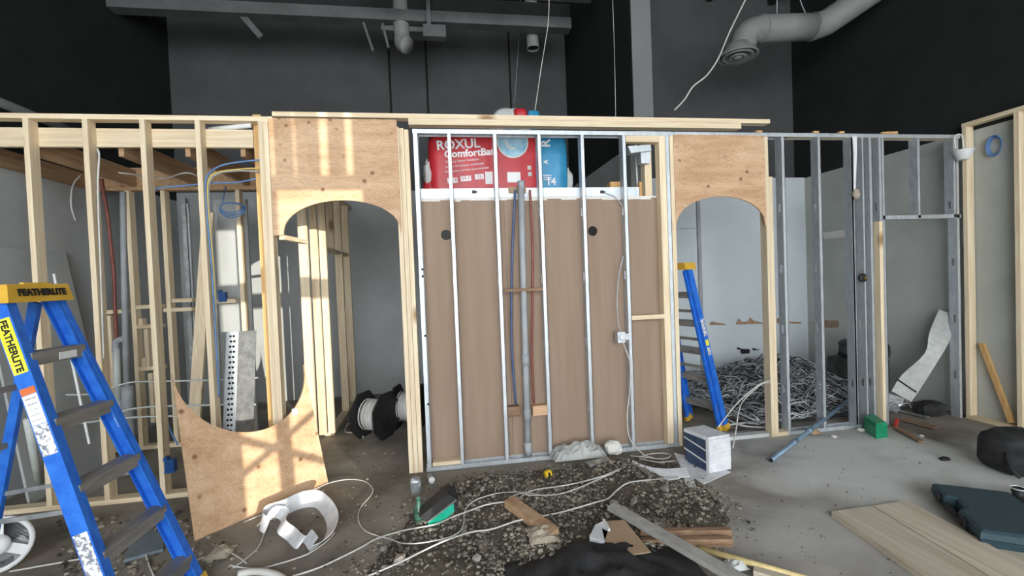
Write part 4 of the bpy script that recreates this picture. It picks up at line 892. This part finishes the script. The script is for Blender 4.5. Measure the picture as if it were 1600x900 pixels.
# plastic sheet and scraps at the wall foot
rs = np.random.default_rng(5)
def crumple(cx, cy, sx, sy, hz, z0, seed, nu=14, nv=10, fn=None):
    q = np.random.default_rng(seed); N = q.random((nv+1, nu+1))
    def f_(u, v_):
        i, j = round(u*nu), round(v_*nv); k = math.sin(math.pi*u)*math.sin(math.pi*v_)
        return V(cx+(u-.5)*sx+(N[j, i]-.5)*.3*sx/nu*2, cy+(v_-.5)*sy, z0+hz*(k**.5*.6+k**.3*.5*(N[j, i]-.3)))
    return G().grid(f_, nu, nv, (0, 0, -.003))
a = PZ(905, 722); one('plastic_sheet', crumple(a[0], 3.98, .50, .22, .14, .05, 41), mat('clear_crumpled_plastic', (.5, .52, .5), (.66, .67, .65), 7, .3, bump=.4, alpha=.6), 'crumpled clear plastic sheet at the foot of the steel studs', 'plastic sheet')
a = PZ(958, 715); one('stone_slab', G().blob((a[0], a[1]-.02, .10), (.08, .05, .06), .7, .3, 10, 7, 42), gyp, 'pale plaster lump beside the plastic sheet', 'plaster lump')
for i, (px, py, w_, lb) in enumerate(((935, 722, .2, 'flat grey slate under the plaster lump'), (960, 728, .16, 'second flat grey slate by the white cables'))):
    a = PZ(px, py, .07); one('board_scrap', G().beam(a-V(w_/2, 0, .01), a+V(w_/2, .03, .012), .08, .012, (0, 1, 0)), galvd, lb, 'board scrap')
# black sheet, cardboard, steel strip, lumber, yellow handle
a = PZ(950, 905)
q = np.random.default_rng(9); NN = q.random((27, 41))
def tarp(u, v_):
    i, j = round(u*40), round(v_*26); x = .28+u*1.08; y = 1.78+v_*.90-.30*abs(u-.45)**1.3
    k = min(1, 4*u, 4*(1-u))*min(1, 5*(1-v_)); wv_ = math.sin(9*u+5*v_)*.5+math.sin(23*u-9*v_)*.25+math.sin(31*v_+12*u)*.2
    return V(x, y, 0.03+k*(.085+.05*wv_+.02*NN[j, i]))
one('black_sheet', G().grid(tarp, 40, 26, (0, 0, -.004)), blackcl, 'crumpled black plastic sheet at the bottom centre', 'sheet', sm=True)
z_ = .13
t = thing('cardboard_piece', 'torn cardboard piece with a white foam edge on the black sheet', 'cardboard', PZ(970, 850))
part('card', G().prism([PZ(938, 815, z_), PZ(975, 812, z_), PZ(1017, 862, z_), PZ(990, 866, z_), PZ(945, 845, z_)], (0, 0, -.006)), card, t)
part('foam_edge', G().prism([PZ(921, 838, z_), PZ(930, 820, z_), PZ(946, 812, z_+.01), PZ(950, 830, z_), PZ(944, 846, z_)], (0, 0, -.03)), foam, t)
part('foam_edge', G().beam(PZ(943, 812, z_+.008), PZ(952, 828, z_+.008), .015, .012, (0, 0, 1)), white, t)
A1, B1 = PZ(956, 788, .14), PZ(1180, 915, .16); sidev = np.cross(B1-A1, V(0, 0, 1))
t = thing('steel_strip', 'long dusty steel stud lying across the gravel', 'steel stud', A1*V(1, 1, 0))
part('web', G().beam(A1, B1, .075, .004, sidev), mat('dusty_steel', (.40, .40, .38), (.58, .58, .55), 9, .6, .3, bump=.1), t)
sidev /= np.linalg.norm(sidev)
for k in (-1, 1): part('flange', G().beam(A1+sidev*k*.037-V(0, 0, .014), B1+sidev*k*.037-V(0, 0, .014), .004, .03, sidev), MATS['dusty_steel'], t)
for i, (p1, p2, z_, lb) in enumerate((((1000, 833), (1142, 832), .06, 'upper brown lumber piece lying behind the steel strip'), ((1003, 848), (1144, 846), .045, 'lower brown lumber piece lying behind the steel strip'))):
    a, b = PZ(*p1, z_), PZ(*p2, z_); one('lumber_piece', G().beam(a, b, .05, .035, (0, 0, 1)), woodold, lb, 'lumber')
a, b = PZ(1092, 856, .05), PZ(1262, 905, .04); one('wooden_handle', G().tube([a, b], .017, 10), stickm, 'pale yellow wooden handle pointing to the bottom edge', 'handle', sm=True)
a, b = PZ(1178, 890, .03), PZ(1265, 915, .03); one('lumber_piece', G().beam(a, b, .07, .03, (0, 1, 0)), plank, 'short pale lumber under the yellow handle', 'lumber')
for i, (px, py, s, m_, lb) in enumerate(((848, 860, .09, paper, 'torn brown paper left of the black sheet'), (1150, 888, .05, film, 'clear plastic bit between the strip and the handle'), (1270, 678, .06, card, 'flat tan card bit between the steel studs'), (345, 868, .07, paper, 'torn paper scrap by the ladder foot'))):
    a = PZ(px, py, .0); z0 = hgt(a[0], a[1]); one('paper_scrap', crumple(a[0], a[1], s*2, s*2, .045, z0+.02, 60+i, 7, 7), m_, lb, 'scrap')
# ================================================================ RIGHT FLOOR OBJECTS
c0, c1, c2 = V(2.055, 3.70, 0), V(2.125, 3.44, 0), V(2.335, 3.47, 0); c3 = c0+c2-c1
hb = .285; zb0 = .012
t = thing('wrapped_bundle', 'strapped dark blue bundle wrapped in white foam', 'bundle', (c0+c2)/2)
up = V(0, 0, 1)
cen = (c0+c2)/2
def ins(p_, k): return cen+(p_-cen)*k
part('bundle', G().hexa([ins(q_, .97)+up*zb0 for q_ in (c0, c1, c2, c3)]+[ins(q_, .97)+up*(hb-.01) for q_ in (c0, c1, c2, c3)]), navy, t)
part('foam_top', G().hexa([ins(q_, 1.02)+up*(hb-.01) for q_ in (c0, c1, c2, c3)]+[ins(q_, 1.0)+up*(hb+.02) for q_ in (c0, c1, c2, c3)]), foam, t)
d12 = (c2-c1)/np.linalg.norm(c2-c1); d01 = (c1-c0)/np.linalg.norm(c1-c0)
part('foam_side', G().hexa([c1+d01*0+up*zb0, c2+up*zb0, c2+d01*.012+up*zb0, c1+d01*.012+up*zb0, c1+up*(hb), c2+up*hb, c2+d01*.012+up*hb, c1+d01*.012+up*hb]), foam, t)
part('foam_corner', G().beam(c1+up*zb0-d01*.008, c1+up*hb-d01*.008, .03, .012, d01), foam, t)
o01 = np.cross(d01, up); o01 = o01 if o01[1] < 0 or o01[0] < 0 else -o01
if o01@(cen-c0) > 0: o01 = -o01
for zz in (.10, .20):
    part('strap', G().beam(c0+up*(zz+.03)+o01*.002, c1+up*(zz-.02)+o01*.002, .01, .006, up), white, t)
    part('strap', G().beam(c1+up*(zz-.02)+d01*.014, c2+up*(zz-.01)+d01*.014, .01, .006, up), white, t)
t2 = [(1055, 708), (1062, 720), (1100, 752), (1118, 752), (1142, 741)]
one('foam_strip', G().prism([PZ(1053, 708, .006), PZ(1078, 714, .006), PZ(1142, 738, .006), PZ(1100, 757, .006), PZ(1064, 735, .006)], (0, 0, .005)), foam, 'white foam strip under the strapped bundle', 'foam strip')
one('foam_strip', ribbon([PZ(1066, 716, .02), PZ(1072, 735, .02), PZ(1078, 755, .012), PZ(1083, 768, .012)], V(.085, .01, 0), .004, 4), foam, 'white foam strip pointing towards the camera beside the bundle', 'foam strip')
one('foam_strip', ribbon([PZ(990, 726, .06), PZ(1010, 735, .05), PZ(1040, 740, .05), PZ(1075, 738, .04)], V(.02, .10, .03), .004, 5), foam, 'curved white foam strip on the gravel left of the bundle', 'foam strip')
one('foam_strip', ribbon([PZ(1003, 744, .05), PZ(1030, 749, .05), PZ(1060, 746, .04)], V(.01, .05, .0), .004, 5), foam, 'narrow lower white foam strip on the gravel', 'foam strip')
for i, l in enumerate(([(1122, 668), (1150, 632), (1180, 605), (1196, 596), (1204, 595)], [(1145, 700), (1150, 672), (1155, 640), (1165, 622), (1190, 600), (1203, 598)])):
    yy = [3.55, 3.7, 3.85, 4.0, 4.02, 4.03]
    one('tie_cable', G().tube(smooth([PY(px, py, yy[k]) for k, (px, py) in enumerate(l)], 5), .006, 6), cablew, 'white cable slung from the arch post %s' % ('to the top of the bundle', 'down to the floor')[i], 'cable', sm=True)
a, b = PZ(1205, 719, .022), PY(1330, 622, 4.4)
t = thing('conduit_pipe', 'blue grey conduit sloping from the floor through the steel studs', 'conduit', a*V(1, 1, 0))
part('pipe', G().tube([a, b], .021, 12), conduit, t, True)
for k in (.22, .40): m_ = a+(b-a)*k; part('coupling', G().tube([m_, m_+(b-a)*.04], .026, 12), conduit, t, True)
part('pipe_mouth', G().tube([a-(b-a)*.002, a+(b-a)*.004], .017, 10), holem, t)
# green toolbox
P = [PZ(1350, 672), PZ(1369, 686), PZ(1387, 683), PZ(1366, 668)]
t = thing('tool_case', 'small green plastic case by the steel studs', 'case', sum(P)/4)
part('body', G().hexa(P+[p_*1.0+V(0, 0, .11) for p_ in P]), green, t); pc = sum(P)/4
part('lid', G().hexa([pc+(p_-pc)*1.04+V(0, 0, .112) for p_ in P]+[pc+(p_-pc)*.9+V(0, 0, .145) for p_ in P]), green, t)
a, b = PZ(1386, 663), PY(1390, 640, 4.0); one('clamp', G().tube([V(4.55, 3.98, .0), V(4.58, 3.98, .09)], .02, 8), mat('red_plastic', (.35, .03, .02), rough=.5), 'small red fitting at the door jamb foot', 'fitting')
# planks
def plankbox(p1, p2, p3, th=.04): pass
dv = V(-.075, -.66, 0); dv /= np.linalg.norm(dv); L_ = 1.15
A0, A1 = PZ(1299, 799, .04), PZ(1361, 790, .04); B0, B1 = PZ(1364, 790, .04), PZ(1402, 788, .04)
wdir = (A1-A0)
for i, (q0, q1, lb) in enumerate(((A0, A1, 'wide pale plank on the floor, left of two'), (B0, A1+(A1-A0)*.95, 'wide pale plank on the floor, right of two'))):
    one('floor_plank', G().prism([q0, q1, q1+dv*L_, q0+dv*L_], (0, 0, -.038)), plank, lb, 'plank')
g = G().prism([PZ(1515, 768, .012), PZ(1600, 800, .012), PZ(1680, 830, .012), PZ(1700, 960, .012), PZ(1560, 870, .012)], (0, 0, -.01))
one('plywood_sheet', g, plank, 'thin tan sheet lying beneath the dark tool case', 'plywood')
# hard tool case
K = [PZ(1455, 777, .0), PZ(1532, 858, .0)]; k0, k1 = K; side = k1-k0; side /= np.linalg.norm(side); dep = V(-side[1], side[0], 0); dep = dep if dep[0] > 0 else -dep
k0 = k0; Lc = np.linalg.norm(k1-k0); Wc = .42
t = thing('tool_case', 'dark slate plastic tool case lying flat at the right', 'case', k0+side*Lc/2+dep*Wc/2)
def shell(z0, z1, i0, i1, notch):
    out = lambda i: [k0+side*i+dep*i, *( [k0+side*Lc*.30+dep*i, k0+side*Lc*.34+dep*(.05+i), k0+side*Lc*.56+dep*(.05+i), k0+side*Lc*.60+dep*i] if notch else []), k1-side*i+dep*i, k1-side*i+dep*(Wc-i), k0+side*i+dep*(Wc-i)]
    A_, B_ = out(i0), out(i1); n = len(A_); vs = [p_+V(0, 0, z0) for p_ in A_]+[p_+V(0, 0, z1) for p_ in B_]
    return G().add(vs, [tuple(range(n))[::-1], tuple(range(n, 2*n))]+[(i, (i+1) % n, n+(i+1) % n, n+i) for i in range(n)])
part('lower_shell', shell(.012, .058, .012, 0, True), casem, t); part('upper_shell', shell(.062, .098, 0, .004, True), casem, t); part('lid_panel', shell(.098, .112, .004, .02, True), casem, t)
part('seam', shell(.058, .062, .006, .006, True), blackm, t)
hm = k0+side*Lc*.45-dep*.004; part('handle', G().beam(hm-side*Lc*.12+V(0, 0, .06), hm+side*Lc*.12+V(0, 0, .06), .02, .022, (0, 0, 1)), blackm, t)
for k in (.2, .72): m_ = k0+side*Lc*k-dep*.006; part('latch', G().beam(m_+V(0, 0, .035), m_+V(0, 0, .09), .045, .012, side), blackm, t)
# cup and bag
a = PZ(1592, 784); t = thing('coffee_cup', 'black paper coffee cup with a white rim at the right edge', 'cup', a)
part('cup', G().lathe(a, [(.030, .0), (.040, .095), (.036, .095), (.028, .01)], n=20), blackm, t, True); part('rim', G().tube([a+V(.04*math.cos(x_), .04*math.sin(x_), .096) for x_ in np.linspace(0, 6.283, 24, endpoint=False)], .0035, 6, closed=True), white, t, True)
part('inside', G().lathe(a, [(.034, .07), (.0385, .094), (.0375, .094), (.0335, .072)], n=20), white, t, True)
a = V(4.42, 2.93, 0); t = thing('work_bag', 'black fabric bag at the right edge behind the cup', 'bag', a)
part('body', G().blob(a+V(.05, 0, .16), (.22, .17, .165), .55, .06, 22, 14, 51), blackcl, t, True); part('strap', G().tube(smooth([a+V(-.16, -.08, .2), a+V(-.19, -.12, .1), a+V(-.15, -.15, .03)], 4), .015, 6), blackcl, t, True)
a = PZ(1476, 719); one('floor_scrap', G().blob(a+V(0, 0, .012), (.04, .025, .014), .6, .3, 9, 6, 52), blackm, 'small dark scrap alone on the concrete', 'scrap')
# curved foam board and clutter by the right wall
cl = [(1408, 618), (1424, 590), (1442, 562), (1462, 528), (1483, 489)]
yy = [4.62, 4.55, 4.45, 4.32, 4.12]; xx = [5.28, 5.36, 5.42, 5.46, 5.50]
Lf, Rf = [(1393, 611), (1409, 586), (1445, 552), (1452, 520), (1467, 484)], [(1424, 628), (1444, 598), (1464, 566), (1482, 535), (1497, 494)]
Pa = [PX(*q_, x_) for q_, x_ in zip(Lf, (5.0, 5.12, 5.25, 5.36, 5.44))]; Pb = [PX(*q_, x_) for q_, x_ in zip(Rf, (5.10, 5.22, 5.34, 5.42, 5.48))]
t = thing('foam_board', 'bent white foam board leaning on the pale right wall', 'foam board', (Pa[0]+Pb[0])/2*V(1, 1, 0))
part('board', G().band(smooth(Pa, 4), smooth(Pb, 4), (.05, .03, 0)), mat('white_foam_board', (.5, .52, .5), (.62, .63, .61), 14, .8, bump=.2), t)
part('strap', G().beam(PX(1401, 592, 5.08), PX(1432, 613, 5.15), .015, .012, (0, 0, 1)), blackm, t)
a = PZ(1402, 652); one('flexible_duct', G().tube(smooth([V(4.72, 4.42, .12), V(4.85, 4.45, .13), V(5.0, 4.42, .10), V(5.06, 4.36, .07)], 5), [.10+.012*(i % 2) for i in range(16)], 14), mat('silver_foil', (.62, .64, .66), (.8, .82, .84), 20, .3, .6, bump=.4), 'short silver flexible duct on the floor by the door opening', 'duct', sm=True)
g = crumple(5.22, 5.15, .5, .55, .34, .35, 71, 12, 10); one('dark_sheet', G().blob((5.2, 4.95, .62), (.25, .25, .13), .8, .3, 14, 9, 72), mat('grey_mesh', (.03, .032, .034), (.12, .125, .125), 6, .9), 'dark crumpled sheet heaped behind the foam board', 'sheet')
one('clutter_box', G().box(4.98, 5.42, 4.8, 5.25, 0, .5), mat('dark_carton', (.05, .05, .05), (.1, .1, .1), 6, .9), 'dark carton supporting the crumpled sheet', 'carton')
one('black_bag', G().blob((5.27, 4.22, .07), (.16, .10, .08), .7, .2, 12, 8, 73), blackcl, 'black plastic bag at the foot of the foam board', 'bag')
for i, (l, m_, w_, lb) in enumerate((([(1400, 668), (1440, 690)], woodold, .05, 'dark wood strip just beyond the door jamb'), ([(1412, 655), (1462, 668)], woodold, .09, 'dark board lying towards the right wall'), ([(1400, 640), (1450, 652)], galvd, .05, 'grey strip lying near the silver duct'))):
    a, b = PZ(*l[0], .02), PZ(*l[1], .02); one('floor_strip', G().beam(a, b, w_, .016, (1, 0, 0)), m_, lb, 'strip')
# ================================================================ WIRE PILE in the right room
def pile_h(x, y): return .04+.34*math.exp(-((x-4.35)/.62)**2-((y-5.3)/.62)**2)+.15*math.exp(-((x-3.5)/.55)**2-((y-5.65)/.5)**2)
g = G().grid(lambda u, v_: V(3.0+2.2*u, 4.35+1.8*v_, pile_h(3.0+2.2*u, 4.35+1.8*v_)*.82-.045+.03*math.sin(19*u+7*v_)*math.sin(15*v_)), 30, 26)
one('scrap_heap', g, mat('dark_scrap', (.05, .05, .05), (.16, .16, .16), 14, .8, bump=.4), 'dark core of the scrap heap behind the right steel studs', 'scrap heap', kind='stuff')
def tangle(n, seed, r_, m_, lb, nm):
    q = np.random.default_rng(seed); g = G()
    for _ in range(n):
        x, y = (4.35+q.normal()*.42, 5.2+q.normal()*.42) if q.random() < .58 else (3.4+q.normal()*.42, 5.1+q.normal()*.5)
        an = q.random()*6.28; cur = q.normal()*2.2; P = []; zz = q.random()
        for k in range(int(q.integers(9, 24))):
            x = min(max(x, 2.75), 5.1); y = min(max(y, 4.28), 6.12)
            if 2.3 < x < 3.1 and y < 5.05: y = 5.05
            P.append(V(x, y, pile_h(x, y)*(.85+.35*zz)+.025+(.02+.06*zz)*abs(math.sin(k*.55+an))))
            x += math.cos(an)*.07; y += math.sin(an)*.07; an += cur*.07*2+q.normal()*.22
        g.tube(smooth(P, 3), r_*(1 if q.random() < .85 else 1.6), 5)
    one(nm, g, m_, lb, 'wire tangle', kind='stuff', sm=True)
tangle(210, 1, .0052, wirem, 'grey wires tangled in the heap behind the steel studs', 'wire_tangle')
tangle(80, 2, .006, wirek, 'black wires tangled in the heap behind the steel studs', 'wire_tangle')
tangle(150, 3, .0048, wirem2, 'pale wires tangled in the heap behind the steel studs', 'wire_tangle')
lbs = ['pale cable bowed low on the floor left of the arch post', 'second pale cable on the floor behind the arch post', 'pale cable lying straight before the heap', 'dark flat cable behind the arch post', 'pale cable nearest the blue ladder foot', 'long grey conduit low in front of the heap']
ls = [[(1110, 640), (1150, 625), (1190, 640), (1215, 665)], [(1120, 655), (1160, 645), (1195, 648), (1205, 640)], [(1130, 665), (1170, 660), (1230, 655), (1262, 650)], [(1140, 672), (1180, 670), (1210, 676)], [(1135, 655), (1160, 665), (1195, 668), (1215, 664)], [(1225, 656), (1280, 648), (1345, 640), (1380, 634)]]
for l, lb in zip(ls, lbs): one('loose_cable', G().tube(smooth([PZ(px, py, .03) for px, py in l], 5), .011, 6), cablek if 'dark' in lb else cableg if 'grey' in lb else cablew, lb, 'cable', sm=True)
one('foam_block', G().prism([PZ(1075, 600, .05), PZ(1100, 597, .05), PZ(1105, 606, .05), PZ(1078, 610, .05)], (0, 0, .06)), foam, 'white foam block seen between the ladder rungs', 'foam block')
# heap bits
for i in range(9):
    q = np.random.default_rng(100+i); x, y = 4.3+q.normal()*.4, 5.0+q.normal()*.3; a = V(x, y, pile_h(x, y)+.04)
    an = q.random()*6.28; d_ = V(math.cos(an), math.sin(an), q.normal()*.3)*.08
    one('metal_scrap', G().beam(a-d_, a+d_, .06, .02, (0, 0, 1)), (galv, galvd, white)[i % 3], 'small metal scrap lying in the wire heap', 'metal scrap', 'metal scraps in the wire heap')
# fixtures on the pale wall
yw = YR
g = G(); q = random.Random(5)
def tear(pts): return G().prism([PY(px, py, yw-.004) for px, py in pts], (0, .004, 0))
for i, (pts, lb) in enumerate((([(1150, 505), (1154, 497), (1160, 503), (1168, 502), (1172, 496), (1178, 501), (1192, 504), (1192, 506), (1150, 507)], 'torn paper mark on the pale wall beside the arch post'), ([(1108, 506), (1112, 502), (1120, 504), (1134, 506), (1134, 508), (1110, 508)], 'torn paper mark on the pale wall beside the grey strip'), ([(1214, 498), (1222, 495), (1224, 502), (1252, 503), (1252, 506), (1214, 505)], 'torn paper mark on the pale wall behind the first steel stud'))):
    one('torn_paper', tear(pts), torn, lb, 'torn paper')
one('torn_paper', G().prism([PX(1268, 505, XR-.004), PX(1290, 500, XR-.004), PX(1310, 501, XR-.004), PX(1310, 512, XR-.004), PX(1280, 512, XR-.004)], (.004, 0, 0)), torn, 'torn brown patch on the right wall behind the steel studs', 'torn paper')
one('plaster_patch', G().prism([PX(1284, 364, XR-.004), PX(1325, 358, XR-.004), PX(1325, 370, XR-.004), PX(1288, 373, XR-.004)], (.004, 0, 0)), gyp, 'white plaster patch on the right wall between steel studs', 'plaster')
a = PY(1167, 549, yw-.05); t = thing('faucet_stub', 'capped black water stubs on the pale wall', 'pipe stub', a)
part('body', G().box(a[0]-.07, a[0]+.04, yw-.06, yw, a[2]-.03, a[2]+.03), blackm, t)
for px, py in ((1156, 545), (1180, 546)): c = PY(px, py, yw-.05); part('stub', G().lathe(c, [(.016, 0), (.016, .05)], (0, 1, 0), 8).beam(c, c+V(.06, 0, -.01), .012, .012, (0, 0, 1)), blackm, t)
for px, py, r_, lb in ((1170, 563, .045, 'round grey drain stub low on the pale wall'), (1169, 581, .05, 'black drain stub just above the wire heap')):
    c = PY(px, py, yw-.06); t = thing('drain_stub', lb, 'pipe stub', c); part('pipe', G().lathe(c, [(r_, 0), (r_, .06)], (0, 1, 0), 16), greypipe if r_ < .05 else blackm, t); part('opening', G().lathe(c+V(0, -.003, 0), [(r_*.75, 0), (r_*.75, .003)], (0, 1, 0), 16), holem, t)

for px, py, s_, lb in ((1303, 683, .022, 'white plaster crumb at the foot of the second right steel stud'), (1345, 673, .03, 'white paper sliver left of the green case'), (1440, 682, .018, 'white crumb right of the green case'), (1495, 862, .016, 'white crumb between the planks and the tool case')):
    a = PZ(px, py, .0); one('floor_crumb', G().blob(a+V(0, 0, s_*.4), (s_*1.3, s_, s_*.45), .8, .4, 8, 6, int(px)), gyp, lb, 'crumb')
